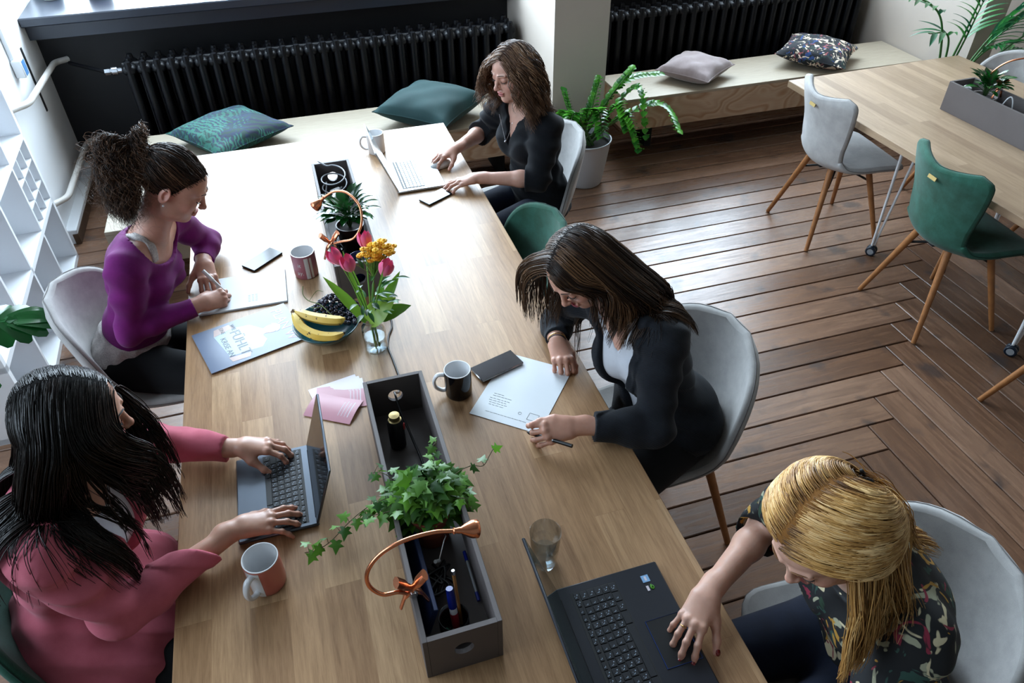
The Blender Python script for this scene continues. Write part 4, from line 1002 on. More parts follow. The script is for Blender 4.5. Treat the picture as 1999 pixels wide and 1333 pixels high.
for k, (s_, r_b, mm, lb) in enumerate(((-.002, .0016, mat('gold', '#c9a063', .25, 1.), 'gold bracelet'), (.010, .0016, M_blackmat, 'thin black bracelet'))):
    MB().tube([W_ + d_ * s_ + .0285 * (math.cos(a) * x_ + math.sin(a) * y_ * .9) for a in np.linspace(0, 2 * PI, 25)], r_b, 6).obj('bracelet', mm, tD, 180, label=lb)
body4 = infl(TL[:6], .032) + infl(D4['AR'][:2], .018) + infl(D4['AL'][:2], .018); HC, HR = A['H'], D4['R']
M_hD = hair_mat('hair_brown', [(0, '#140c08'), (.5, '#2c1c12'), (1, '#6a4c33')], .3); capm((HC, HR, tD), M_hD); rt_ = scalp(3000, 41)
sxD = np.where(rt_[:, 0] - .012 > 0, 1., -1.); frD = np.clip((rt_[:, 1] + .01) / .05, 0, 1)
def wantD(q, p, i):
    g = np.array([[0., 0, -1.]]); a = HR @ V3(1, 0, 0); b_ = HR @ V3(0, 1, 0); w = np.clip((q[:, 2] + .01) / .08, 0, 1)[:, None]
    bk = np.where(frD > .55, -.05, -.75)[:, None]
    nr = (sxD < 0)[:, None]; top = np.where(nr, a[None] * sxD[:, None] * .45 + V3(.30, -.1, -.45), a[None] * sxD[:, None] * .75 + g * .45 + np.array([[.35, 0, 0.]]) * (frD < .55)[:, None]); low = np.where(nr, g * .9 + V3(1, -.12, 0) * (.15 + .75 * (1 - frD))[:, None] * (i < 17), g * .95 + np.array([[.62, -.05, 0.]]) * (-bk) * (i < 14))
    return top * w + low * (1 - w) + push(q, sxD, a) * ~nr - b_[None] * (nr[:, 0] & (q[:, 1] > .02) & (q[:, 2] < .06) & (q[:, 2] > -.03))[:, None] * .6
P = grow(rt_, HC, HR, np.stack([sxD, np.full(len(rt_), -.25), np.full(len(rt_), -.1)], 1), wantD, 27, .0160, body4, .5, seed=5, length=rng.uniform(.8, 1.05, len(rt_)) * np.where(frD > .35, .66, 1.))
P, tn = clumpify(P, 120, .55, 4); P = wavy(P, .004, 1.3, 5, 120, .3); strands('hair', P, M_hD, tD, .0013, 6, tn)

# ---- blonde woman
JE = dict(PE=(1.10, .60, .56), CH=(.985, .59, .87), N=(.885, .595, 1.045), H=(.775, .60, 1.165), SR=(.925, .785, .985), SL=(.925, .455, .975), ER=(.90, .86, .79), WR=(.675, .735, .80), EL=(.80, .36, .78), WL=(.60, .475, .79))
tE, D5 = build_person('blonde woman in a dark floral blouse, hand on the touchpad of the black laptop', JE, (-.80, -.20, -.55), (-.6, 0, .8), (.56, .33, .25), (.45, .14, .13), '#6b4a2c', 1.02,
    {1: ((.675, .735, .802), (-.80, -.58, -.10), (-.15, .0, 1.), [(.24, .36, .16), (.20, .40, .16), (.28, .42, .18), (.38, .42, .2)], dict(splay=1.2, th=dict(out=.55, down=.38, bend=(0, .1, .15)))),
     -1: ((.61, .475, .79), (-.9, .35, -.1), (0, 0, 1.), REL, dict(splay=1.))}, fine_arm=True, bust=1.05, size=1.05)
TL, B, A = D5['TL'], D5['B'], D5['A']
def postE(P, f):
    q = tc(D5, P); f = f + folds(P, .008, 1.1, 9.)
    f = np.maximum(f, (1 - np.linalg.norm(((P - A['N'] - B[:, 1] * .04) @ B) / [.07, .075, .06], axis=1)) * .06)
    f = cuffcut(P, f, A['ER'], A['WR'], .16, .34); f = cuffcut(P, f, A['EL'], A['WL'], .2, .34); return np.maximum(f, -(q[:, 2] + .36))
M_flor = print_mat('tropical_print', '#090c10', ['#1c3525', '#8f9079', '#b7ac8c', '#7c2036', '#24423a', '#a37a2c'], 9, .60)
garment('blouse', infl(TL[:-1], .016) + infl(D5['AR'], .022) + infl(D5['AL'], .022) + [cuff(A['ER'], A['WR'], .16, .050), cuff(A['EL'], A['WL'], .2, .05)], .0048, postE, M_flor, tE, 'dark blouse with tropical flowers and leaves')
garment('jeans', infl(D5['LG'], .008) + [ell(A['PE'] + B[:, 1] * .05, (.16, .12, .10), B, .05)], .009, lambda P, f: f, M_jeans, tE, 'dark blue jeans')
nails(tE, D5['tips'][1], mat('red_nail_polish', '#6e0a14', .15, coat=.6)); 
tp = np.array([.0, 0, 0]); f_ = nrm(V3(-.80, -.58, -.10)); t_ = nrm(np.cross([0, 0, 1.], f_)); K_ = V3(.675, .735, .802) + (f_ * .084 - t_ * .010) * .96; d_ = nrm(f_ * math.cos(.42) - V3(0, 0, 1) * math.sin(.42)); x_ = nrm(np.cross(d_, [0, 0, 1.])); y_ = np.cross(d_, x_)
m = MB(); m.tube([K_ + d_ * .018 + .0088 * (math.cos(a) * x_ + math.sin(a) * y_) for a in np.linspace(0, 2 * PI, 21)], .0011, 6); m.ball(K_ + d_ * .018 + .0095 * y_ * np.sign(y_[2]), .0026, 8, 6); m.obj('ring', mat('gold', '#c9a063', .25, 1.), tE, 180, label='gold ring with a stone')
HC, HR = A['H'], D5['R']; M_hE = hair_mat('hair_blonde', [(0, '#4a2e18'), (.35, '#8c6233'), (.65, '#bd9154'), (1, '#e3c08a')], .33)
capm((HC, HR, tE), hair_mat('hair_blonde_base', [(0, '#6b4722'), (1, '#6b4722')], .5)); rt_ = scalp(4600, 51); G = V3(.01, -.112, -.005)
px_ = rt_[:, 0] - .010; sxE = np.where(px_ + rng.normal(0, .0015, len(rt_)) > 0, 1., -1.); dist = np.linalg.norm(rt_ - G, axis=1) + .035
def wantE(q, p, i):
    w = np.clip(1 - i / 7., 0, 1); lat = np.stack([sxE, np.full(len(q), -.15), np.full(len(q), -.35)], 1); return (lat * w + nrm(G - q) * (1 - w) * 1.1 + np.array([0, -.3, -.1])) @ HR.T
P = grow(rt_, HC, HR, np.stack([sxE, np.full(len(rt_), -.1), np.full(len(rt_), .3)], 1), wantE, 20, 1.28 / 20, None, .34, off=rng.uniform(.004, .014, len(rt_)), seed=6, length=dist)
near_ = np.abs(px_) < .009; P, tn = clumpify(P, 150, .55, 4, 1.); tn = tn + .12 - near_ * .35; strands('hair', P, M_hE, tE, .00115, 6, tn, taper=.6)
body5 = infl(TL[:6], .020) + infl(D5['AR'][:2], .02) + infl(D5['AL'][:2], .022); Gw = HC + HR @ G
def lock(n, root, sprd, wish, steps, ds, seed, name, lbl, st=.3, v0=None):
    r = np.random.default_rng(seed); P0 = np.array(root) + r.normal(0, 1, (n, 3)) * sprd; P = grow(P0, HC, HR, np.tile(HR.T @ nrm(v0 if v0 is not None else wish), (n, 1)), lambda q, p, i: np.tile(wish(i) if callable(wish) else wish, (n, 1)) + r.normal(0, .06, (n, 3)), steps, ds, body5, st, off=r.uniform(.002, .028, n), seed=seed, length=r.uniform(.75, 1.1, n))
    P, tn = clumpify(P, 24, .5, seed); P = wavy(P, .006, 1.2, seed, 24, .3); o = strands(name, P, M_hE, tE, .00115, seed, tn + .05); o['label'] = lbl
lock(700, G, [.016, .008, .018], lambda i: V3(.55, -.08, -.75) if i < 9 else V3(.35, -.25, -.9), 20, .0125, 61, 'ponytail', 'loose blonde ponytail', v0=V3(.8, 0, -.3))
lock(520, (-.062, -.02, -.03), [.006, .02, .018], lambda i: V3(-.10, -.45, -.85) if i < 8 else V3(-.25, -.25, -.9), 17, .0135, 62, 'side_lock', 'blonde lock hanging over the shoulder', v0=V3(0, -.6, -.6))
lock(520, (-.055, -.06, -.045), [.01, .02, .02], lambda i: V3(.15, -.35, -.9), 17, .0125, 63, 'side_lock', 'blonde lock hanging behind the ear', v0=V3(0, -.6, -.6))
m = MB(); m.box(HC + HR @ V3(.012, -.116, .012), (.03, .012, .018), HR @ rotz(.3), .004); m.box(HC + HR @ V3(.02, -.122, .026), (.008, .006, .022), HR, .002); m.obj('hair_clip', M_blackmat, tE, 60, label='small black hair clip')
# ---------------------------------------------------------------- table objects
TZ = .7402
def box_with_hole(mb, w, h, th, r, cz, n=32):   # end panel in the xz plane, hole radius r at height cz
    a = np.linspace(0, 2 * PI, n - 4, endpoint=False) + PI / n; a = np.sort(np.concatenate([a, [math.atan2(zz - cz, xx) % (2 * PI) for xx, zz in ((w / 2, h), (-w / 2, h), (-w / 2, 0), (w / 2, 0))]])); c = np.stack([r * np.cos(a), cz + r * np.sin(a)], 1)
    k = np.minimum((w / 2) / np.maximum(np.abs(np.cos(a)), 1e-6), np.where(np.sin(a) > 0, (h - cz), cz) / np.maximum(np.abs(np.sin(a)), 1e-6)); o = np.stack([k * np.cos(a), cz + k * np.sin(a)], 1)
    V = []; 
    for y in (-th / 2, th / 2): V += [[x, y, z] for x, z in c] + [[x, y, z] for x, z in o]
    F = []
    for i in range(n):
        j = (i + 1) % n; F += [(i, n + i, n + j, j), (2 * n + i, 2 * n + j, 3 * n + j, 3 * n + i), (i, j, 2 * n + j, 2 * n + i), (n + i, 3 * n + i, 3 * n + j, n + j)]
    mb.add(V, F)
def planter(label, x0, x1, y0, y1, rz=0.):
    t = thing('storage_box', label, 'box', ((x0 + x1) / 2, (y0 + y1) / 2, TZ), rz); w, L, h, th = x1 - x0, y1 - y0, .145, .011
    for s in (-1, 1):
        MB().box((s * (w / 2 - th / 2), 0, h / 2), (th, L, h), bev=.001).obj('side_panel', M_greybox, t, 0)
        b = MB(); box_with_hole(b, w - 2 * th, h, th, .021, h * .55); b.V = [v + [0, s * (L / 2 - th / 2), 0] for v in b.V]; b.obj('end_panel', M_greybox, t, 0)
    MB().box((0, 0, .006), (w - 2 * th, L - 2 * th, .010)).obj('bottom_panel', M_greybox, t, 0); return t
planter('open grey wooden box in the middle of the near table half, with the ivy pot', .038, .206, .765, 1.565)
planter('open grey wooden box on the far table half, behind the tulip vase', .032, .187, 2.165, 2.965)
planter('open grey wooden box on the second table', 3.215, 3.375, 2.085, 2.885, math.radians(1.8))

def mug(label, x, y, body, hrot, stripe=None, r=.041, h=.095, z=TZ):
    t = thing('mug', label, 'mug', (x, y, z), hrot)
    b = MB(); b.m = 0; b.lathe([(0, 0), (r * .93, 0), (r * .98, .004), (r, .012), (r, h - .004), (r - .0005, h - .002)], 40)
    o = b.obj('body', [body], t, 50)
    b = MB(); b.lathe([(r - .0005, h - .002), (r - .001, h), (r - .003, h), (r - .004, h - .003), (r - .0045, .01), (r * .8, .006), (0, .006)], 40); b.obj('inside', M_porc, t, 50)
    b = MB(); P = spline([(r - .003, 0, h * .82), (r + .018, 0, h * .84), (r + .030, 0, h * .62), (r + .027, 0, h * .36), (r + .010, 0, h * .2), (r - .003, 0, h * .2)], 22); b.tube(P, .0055, 10, flat=1.5, up=(0, 1, 0)); b.obj('handle', M_porc, t, 180, label='white handle')
    if stripe:
        b = MB(); 
        for a0, a1, z0, z1 in stripe:
            A_ = np.linspace(a0, a1, 14); b.grid(np.array([[[(r + .0004) * math.cos(a), (r + .0004) * math.sin(a), z_] for a in A_] for z_ in (z0, z1)]))
        b.obj('printed_panel', M_porc, t, 180, label='white printed stripe')
    return t
M_pinkglz = mat('dusty_pink_glaze', '#a0616e', .3, coat=.2); M_coral = mat('coral_glaze', '#bb6a5f', .3, coat=.2); M_blkglz = mat('black_glaze', '#05060a', .10)
mA = mug('pink mug with a white printed stripe near the black phone', -.066, 2.375, M_pinkglz, 1.3, [(-2.9, -2.55, .004, .09), (-2.45, -2.25, .004, .088)], r=.043, h=.098)
text('mug_lettering', 'it', .022, M_porc, mA, (math.cos(-3.35) * .0438, math.sin(-3.35) * .0438, .062), np.stack([V3(-math.sin(-3.35), math.cos(-3.35), 0), V3(0, 0, 1), V3(math.cos(-3.35), math.sin(-3.35), 0)], 1), .0002)
text('mug_lettering', 'ay.', .022, M_porc, mA, (math.cos(-3.35) * .0438, math.sin(-3.35) * .0438, .030), np.stack([V3(-math.sin(-3.35), math.cos(-3.35), 0), V3(0, 0, 1), V3(math.cos(-3.35), math.sin(-3.35), 0)], 1), .0002)
mug('coral and white mug beside the right hand of the woman in pink', -.272, 1.105, M_coral, -2.15, [(-.42, .42, .004, .092)], r=.042, h=.098)
mug('white mug behind the silver laptop at the far table end', .345, 3.30, M_porc, PI - .1, r=.041)
mug('black mug with a white rim and handle beside the grey box', .314, 1.592, M_blkglz, PI - .15, r=.0405)

def phone(label, x, y, rz, L=.15, w=.072, z=TZ, edge=M_steel):
    t = thing('smartphone', label, 'phone', (x, y, z), rz)
    MB().box((0, 0, .0042), (L, w, .0078), bev=.003).obj('case', edge, t)
    MB().box((0, 0, .0083), (L - .003, w - .003, .0006)).obj('screen', mat('phone_glass', '#0a0e1a', .12, spec=.35), t, 0)
phone('black smartphone beside the white drawing pad', -.218, 2.515, math.radians(41), .145, .069, edge=M_black)
phone('smartphone near the silver laptop at the far table end', .512, 2.78, math.radians(30), .135, .068, edge=M_black)
phone('dark smartphone lying partly on the white letter', .456, 1.665, math.radians(17), .154, .075, TZ + .0018)

# paper goods
M_paper = mat('white_paper', '#cdd2d6', .6)
t = thing('drawing_pad', 'white drawing pad under the hands of the woman in purple', 'notepad', (-.292, 2.325, TZ), math.radians(-1.5))
MB().box((0, 0, .0035), (.295, .205, .007)).obj('pages', M_paper, t, 0); MB().box((0, 0, .0005), (.298, .208, .001)).obj('backing', mat('pad_board', '#4b5560', .7), t, 0)
b = MB()
for r_i in range(5):
    for c_i in range(3): b.box((.02 + c_i * .012, -.07 + r_i * .009, .0072), (.008, .0016, .0002))
b.obj('pen_marks', mat('pale_blue_ink', '#7d9fc0', .7), t, 0)
t = thing('letter', 'white letter sheet in front of the woman in the grey blazer', 'paper', (.499, 1.538, TZ), math.radians(-40)); 
n = 14; X, Y = np.meshgrid(np.linspace(-.1485, .1485, n), np.linspace(-.109, .109, n), indexing='ij'); Z = .0012 + .0006 * np.sin(X * 25) * 0
# sheet: long side from near-left corner to near-right, slightly thick
MB().box((0, 0, .0009), (.218, .292, .0012)).obj('sheet', M_paper, t, 0)
ink = mat('grey_ink', '#5a6068', .8); b = MB(); rr_ = np.random.default_rng(4)
for i_, (y_0, L_, x_0) in enumerate(((-.118, .12, -.01), (-.088, .035, -.055), (-.079, .05, -.05), (-.070, .055, -.052), (-.061, .06, -.05), (-.049, .06, -.045), (-.040, .03, -.06))):
    x = x_0 - L_ / 2
    while x < x_0 + L_ / 2:
        wl = rr_.uniform(.004, .012); P = [(x + wl * k / 8, y_0 + .0011 * math.sin(k * 2.6 + i_), .00165) for k in range(9)]; b.tube(P, .00045, 4); x += wl + .003
sq = [(.055, -.105), (.085, -.105), (.085, -.078), (.055, -.078), (.055, -.105)]; b.tube([(x - .0, y, .0017) for x, y in sq], .0005, 4)
sq = [(.028 + .005 * math.cos(a), -.09 + .005 * math.sin(a), .0017) for a in np.linspace(0, 12, 24)]; b.tube(sq, .0004, 4)
b.obj('handwriting', ink, t, 0)
# magazine: page-up direction is +x, reading direction -y
c_mag = np.array([-.281, 2.055]); t = thing('magazine', 'glossy blue-grey magazine on the table beside the white pad', 'magazine', (c_mag[0], c_mag[1], TZ), math.radians(16.5))
gl = lambda n_, c: mat(n_, c, .32, spec=.6)
MB().box((0, 0, .003), (.316, .224, .006), bev=.0008).obj('pages', mat('magazine_paper', '#6f6560', .5), t, 0)
MB().box((0, 0, .0062), (.317, .225, .0006)).obj('cover', gl('cover_blue', '#5b6880'), t, 0)
def flat(name, poly, z, m, lab=None): o = MB().prism(poly, z, z + .0002).obj(name, m, t, 0); return o
flat('cover_shirt', [(-.10, .06), (-.085, -.065), (.02, -.075), (.045, -.045), (.04, -.02), (.062, 0), (.045, .025), (.02, .06), (-.03, .075)], .0065, gl('cover_pale_blue', '#93a9b8'))
flat('cover_face', [(.045 + .03 * math.cos(a) + .03, .0 + .022 * math.sin(a)) for a in np.linspace(0, 2 * PI, 16, endpoint=False)] , .0068, gl('cover_skin', '#a98f86'))
flat('cover_neck', [(.035, -.016), (.06, -.012), (.06, .012), (.035, .018)], .0067, gl('cover_skin', '#a98f86'))
flat('cover_hair', [(.083 + .02 * math.cos(a), .0 + .026 * math.sin(a)) for a in np.linspace(-PI / 2, PI / 2, 10)], .0070, gl('cover_hair', '#98989c'))
flat('cover_arm', [(-.10, .06), (-.03, .075), (-.04, .10), (-.09, .095)], .0067, gl('cover_skin', '#a98f86')); flat('cover_arm', [(-.09, -.07), (-.02, -.08), (-.03, -.10), (-.085, -.095)], .0067, gl('cover_skin', '#a98f86'))
Rm = np.stack([V3(0, -1, 0), V3(1, 0, 0), V3(0, 0, 1)], 1); mi_ = gl('cover_ink', '#1f2836'); 
text('cover_title', 'PLAN W', .050, gl('cover_pink', '#a8788e'), t, (.118, .0, .0068), Rm, .0001, sx=1.)
text('cover_headline', 'FÜHLT', .047, mi_, t, (-.035, -.012, .0072), Rm, .0001); text('cover_headline', 'KRISE AN', .026, mi_, t, (-.078, -.015, .0072), Rm, .0001)
text('cover_headline', 'WIE', .02, mi_, t, (-.032, .078, .0072), Rm, .0001); text('cover_headline', 'EINE', .018, mi_, t, (-.068, .078, .0072), Rm, .0001)
# fan of pink cards
M_card = NT('pink_card'); _t = M_card; _g = _t.n('ShaderNodeSeparateXYZ'); _t.l(_t.co(), _g.inputs[0]); _t.set(Base_Color='#b7808c', Roughness=.45); M_card = _t.m
M_cardw = mat('card_white', '#cfc7cf', .45)
piv = V3(-.112, 1.690, 0)
for k_, (an_, dx, pos) in enumerate(((11, 0, 'rearmost of the fanned cards, pink turned almost white by light put into its colour'), (6, .004, 'second card of the fan, under three others'), (1, .008, 'pink card in the middle of the fan'), (-7, .010, 'pink card just under the top card of the fan'), (-32, 0, 'pink card lying on top of the fan next to the grey laptop lid'))):
    t = thing('flyer', pos, 'card', (0, 0, 0), 0, 'pink flyer cards fanned on the table'); a = math.radians(an_); c = piv + rotz(a) @ V3(.075 + dx, -.0 if k_ < 4 else -.012, 0); t.location = (c[0], c[1], TZ + .0006 * k_); t.rotation_euler = (0, 0, a)
    m_ = M_cardw if k_ < 3 else M_card  # rear pink cards made white: the light on them is in the colour
    n = 9; X, Y = np.meshgrid(np.linspace(-.074, .074, n), np.linspace(-.0525, .0525, n), indexing='ij'); cz = .0045 * (np.cos(Y / .0525 * PI / 2)) * (1.6 if k_ == 4 else .6) + .0005
    P_ = np.stack([X, Y, cz], -1); b = MB(); b.grid(P_ + [0, 0, .0003]); b.grid((P_ - [0, 0, .0003])[:, ::-1]); b.obj('card', m_, t, 60)
    b = MB()
    if k_ > 1:
        for q_ in range(4): xx = .058 - q_ * .010; b.grid(np.array([[[xx - (.0016 if q_ else .0026), y_, .0045 * math.cos(y_ / .0525 * PI / 2) * (1.6 if k_ == 4 else .6) + .0010], [xx, y_, .0045 * math.cos(y_ / .0525 * PI / 2) * (1.6 if k_ == 4 else .6) + .0010]] for y_ in np.linspace(-.032, .030 - .006 * (q_ % 2), 10)]))
        b.obj('printed_lines', M_cardw, t, 0)

# ---------------------------------------------------------------- laptops
def laptop(label, x, y, rz, w, d, ang, bm, sm, km, th=.012, rows=6, cols=14, kb=(.80, .46), pad=(.38, .30), kx=0., extra=None, legend=None, padm=None, screenm=None):
    t = thing('laptop', label, 'laptop', (x, y, TZ), rz)
    MB().box((0, 0, th / 2 + .001), (w, d, th - .002), bev=.003).obj('base', bm, t)
    kw, kd = w * kb[0], d * kb[1]; ky = d / 2 - d * .13 - kd / 2
    MB().box((kx, ky, th + .0001), (kw + .004, kd + .004, .0008)).obj('keyboard_well', mat('key_well', '#050608', .6), t, 0)
    b = MB(); lg = MB(); rk = np.random.default_rng(3)
    for r in range(rows):
        yy = ky + kd / 2 - kd * (r + .5) / rows; xx = kx - kw / 2; n = cols; ws = np.full(n, kw / n)
        if r == rows - 1: ws = np.array([1, 1, 1, 1.3, 5, 1.3, 1, 1, 1]) * kw / 13.6
        elif r > 0: ws[0] *= 1 + .25 * r; ws[-1] *= 1.3; ws *= kw / ws.sum()
        for q in ws:
            hh = kd / rows * (.6 if r == 0 else 1); b.box((xx + q / 2, yy, th + .0014), (q - .0022, hh - .0022, .0014), bev=.0004)
            if legend and q < .03:
                cx_, cy_ = xx + q / 2 - .002, yy; s_ = rk.integers(0, 3)
                lg.box((cx_ - .002, cy_ + .001, th + .0022), (.0009, .0042, .0001)); lg.box((cx_ - .0005, cy_ - .0012, th + .0022), (.003, .0008, .0001))
                if s_: lg.box((cx_ + .0045, cy_ - .0035, th + .0022), (.0022, .0022, .0001))
                if s_ == 2: lg.box((cx_ + .002, cy_ + .003, th + .0022), (.002, .0008, .0001))
            xx += q
    b.obj('keyboard', km, t, 40)
    if legend: lg.obj('key_legends', mat('legend_white', '#9fb0c4', .5), t, 0)
    py = -d / 2 + d * pad[1] / 2 + .008; MB().box((kx, py, th + .0004), (w * pad[0], d * pad[1], .0008)).obj('touchpad', padm or bm, t, 0)
    if padm:
        b = MB(); a_, c_ = w * pad[0] / 2, d * pad[1] / 2; b.tube([(kx - a_, py - c_, th + .001), (kx + a_, py - c_, th + .001), (kx + a_, py + c_, th + .001), (kx - a_, py + c_, th + .001), (kx - a_, py - c_, th + .001)], .0006, 4); b.obj('touchpad_outline', mat('blue_line', '#1c4aa0', .4), t, 0)
    R = rotx(PI / 2 - ang); h = V3(0, d / 2 - .004, th - .003); u = R @ V3(0, 0, 1); nn = R @ V3(0, -1, 0); lh = d - .004
    MB().box(h + u * lh / 2, (w - .002, .006, lh), R, .002).obj('lid', bm, t)
    MB().box(h + u * (lh / 2) + nn * .0033, (w - .006, .0008, lh - .006), R).obj('screen', screenm or sm, t, 0)
    MB().tube([(-w * .42, d / 2 - .004, th - .002), (w * .42, d / 2 - .004, th - .002)], .0045, 10).obj('hinge', km, t)
    return t, th
M_spacegrey = mat('space_grey', '#5c626b', .35, .85); M_silver = mat('silver_aluminium', '#c3c8cf', .3, .7); M_scr = mat('dark_screen', '#0c0e12', .08, spec=.8)
M_key = mat('key_black', '#0c1018', .45); M_lapE = mat('laptop_black', '#0a0f1b', .42); 
laptop('grey laptop typed on by the woman in pink', -.2375, 1.367, -PI / 2, .281, .197, math.radians(108), M_spacegrey, M_scr, M_key, kb=(.90, .50), pad=(.42, .36), legend=True)
lt, th_ = laptop('black laptop in front of the blonde woman', .487, .677, PI / 2, .385, .257, math.radians(108.5), M_lapE, M_scr, M_key, th=.020, cols=18, rows=6, kb=(.88, .42), pad=(.29, .32), legend=True, padm=mat('touchpad_black', '#06070c', .4), screenm=mat('screen_green_reflection', '#1d2a28', .05, spec=1.))  # screen base colour carries a painted green reflection
b = MB(); b.box((.155, -.085, th_ + .0006), (.018, .018, .0004)); b.obj('sticker', mat('sticker_blue', '#7ea7cf', .4), lt, 0, label='pale blue square sticker')
b = MB(); b.box((.155, -.085, th_ + .0009), (.011, .005, .0003)); b.obj('sticker_print', M_cardw, lt, 0)
b = MB(); b.tube([(.131 + .0065 * math.cos(a) * (1 - a / 14), -.092 + .0045 * math.sin(a) * (1 - a / 14), th_ + .0008) for a in np.linspace(0, 9, 30)], .0011, 5); b.obj('sticker', mat('sticker_green', '#4f9a1e', .4), lt, 0, label='green swirl sticker'); MB().box((.130, -.0805, th_ + .0008), (.013, .006, .0004)).obj('sticker', M_cardw, lt, 0, label='white strip sticker')
laptop('silver laptop in front of the woman in the black blouse', .470, 3.01, PI / 2, .305, .212, math.radians(112), M_silver, M_silver, mat('key_silver', '#b9c0c9', .4), kb=(.86, .45), pad=(.36, .32), screenm=mat('bright_screen', '#9fb4bd', .1))
t = thing('computer_mouse', 'white computer mouse under the hand of the woman in the black blouse', 'mouse', (.597, 3.055, TZ), .3)
b = MB(); b.ball((0, 0, .012), (.052, .030, .022), 20, 14); P_ = np.concatenate(b.V); P_[:, 2] = np.maximum(P_[:, 2], 0); b.V = [P_]; b.obj('shell', M_porc, t, 180); MB().tube([(-.022, 0, .0325), (-.032, 0, .030)], .0028, 6).obj('wheel', M_black, t)

# ---------------------------------------------------------------- pens, glass
def pen(name, label, a, b_, r, parts, cat='pen', group=None):
    a = V3(*a); b_ = V3(*b_); t = thing(name, label, cat, tuple(a), 0); d = b_ - a
    for nm, s0, s1, rr0, rr1, m_ in parts: MB().tube([d * s0, d * (s0 + s1) / 2, d * s1], [rr0, (rr0 + rr1) / 2 if nm != 'cap' else rr0, rr1], 12).obj(nm, m_, t, 50)
    return t
pen('pen', 'black pen in the hand of the woman in the grey blazer', (.452, 1.352, .766), (.545, 1.243, .792), .0055, [('barrel', 0.06, 1, .0055, .0055, M_black), ('tip', 0, .06, .0015, .0052, M_black), ('band', .40, .60, .0057, .0057, mat('pen_silver', '#8b9096', .3, .9))])
pen('marker_pen', 'white marker held by the woman in purple', (-.345, 2.292, .772), (-.405, 2.345, .845), .006, [('barrel', .12, .62, .0055, .0055, M_porc), ('tip', 0, .12, .001, .0045, M_black), ('cap', .60, 1, .0066, .0062, M_white)])
M_blue = mat('pen_blue', '#0c1f7a', .3); 
pen('pencil', 'wooden pencil with a silver end standing in the near grey box', (.136, .852, .758), (.133, .883, .925), .0035, [('barrel', .0, .93, .0036, .0036, mat('pencil_yellow', '#a5713a', .45)), ('eraser', .93, 1, .0038, .0038, M_steel)])
pen('marker_pen', 'white and red marker with a blue cap in the near grey box', (.122, .838, .760), (.119, .868, .886), .009, [('barrel', .0, .6, .0085, .0085, M_white), ('cap', .58, 1, .0092, .0078, M_blue), ('label', .12, .45, .0087, .0087, mat('red_label', '#a01c2c', .5))])
pen('ballpoint_pen', 'clear ballpoint pen with blue ends in the near grey box', (.187, .895, .760), (.187, 1.03, .762), .0035, [('barrel', .15, .85, .0034, .0034, mat('pen_clear', '#8f9296', .2)), ('cap', .80, 1, .0046, .0042, M_blue), ('plug', 0, .16, .0040, .0044, M_blue)])
t = thing('eraser', 'small green cube eraser in the near grey box', 'eraser', (.098, .835, .7585), .5); MB().box((0, 0, .009), (.018, .018, .018), bev=.002).obj('block', mat('green_rubber', '#2b7a5e', .6), t)
def glassmat(name, col=(1, 1, 1), rough=0., ior=1.45):
    t = NT(name); g = t.n('ShaderNodeBsdfGlass'); g.inputs['Color'].default_value = (*col, 1); g.inputs['Roughness'].default_value = rough; g.inputs['IOR'].default_value = ior
    t.l(g.outputs[0], t.out.inputs[0]); return t.m
def thin(name, tint, f0=.04, edge=.5):
    t = NT(name); tr = t.n('ShaderNodeBsdfTransparent'); tr.inputs[0].default_value = (*tint, 1); gl_ = t.n('ShaderNodeBsdfGlossy'); gl_.inputs['Roughness'].default_value = .02; gl_.inputs[0].default_value = (1, 1, 1, 1)
    lw = t.n('ShaderNodeLayerWeight'); lw.inputs[0].default_value = .5; mx = t.n('ShaderNodeMixShader'); pw = t.n('ShaderNodeMath', operation='POWER'); t.l(lw.outputs[1], pw.inputs[0]); pw.inputs[1].default_value = 2.6; ml = t.n('ShaderNodeMath', operation='MULTIPLY_ADD'); t.l(pw.outputs[0], ml.inputs[0]); ml.inputs[1].default_value = edge * 4; ml.inputs[2].default_value = .05; t.l(ml.outputs[0], mx.inputs[0]); t.l(tr.outputs[0], mx.inputs[1]); t.l(gl_.outputs[0], mx.inputs[2]); t.l(mx.outputs[0], t.out.inputs[0]); return t.m
M_glass = thin('clear_glass', (.88, .91, .92), edge=.26); M_water = thin('water', (.90, .93, .94), edge=.03)
t = thing('drinking_glass', 'glass of water behind the black laptop lid', 'glass', (.367, .957, TZ))
MB().lathe([(0, 0), (.026, 0), (.0285, .003), (.030, .02), (.0375, .122), (.0368, .1235), (.0360, .122), (.0282, .022), (.0262, .014), (0, .013)], 48).obj('tumbler', M_glass, t, 180)
MB().lathe([(0, .0132), (.0258, .0142), (.0276, .022), (.0296, .050), (0, .050)], 48).obj('water', M_water, t, 60)
t = thing('glass_jar', 'small clear glass jar in the near corner of the near grey box', 'jar', (.118, .812 + .03, .7565)); MB().lathe([(0, 0), (.031, 0), (.033, .004), (.033, .062), (.0315, .062), (.0315, .005), (0, .004)], 36).obj('wall', mat('smoked_glass', '#22262a', .05, trans=.85), t, 180)

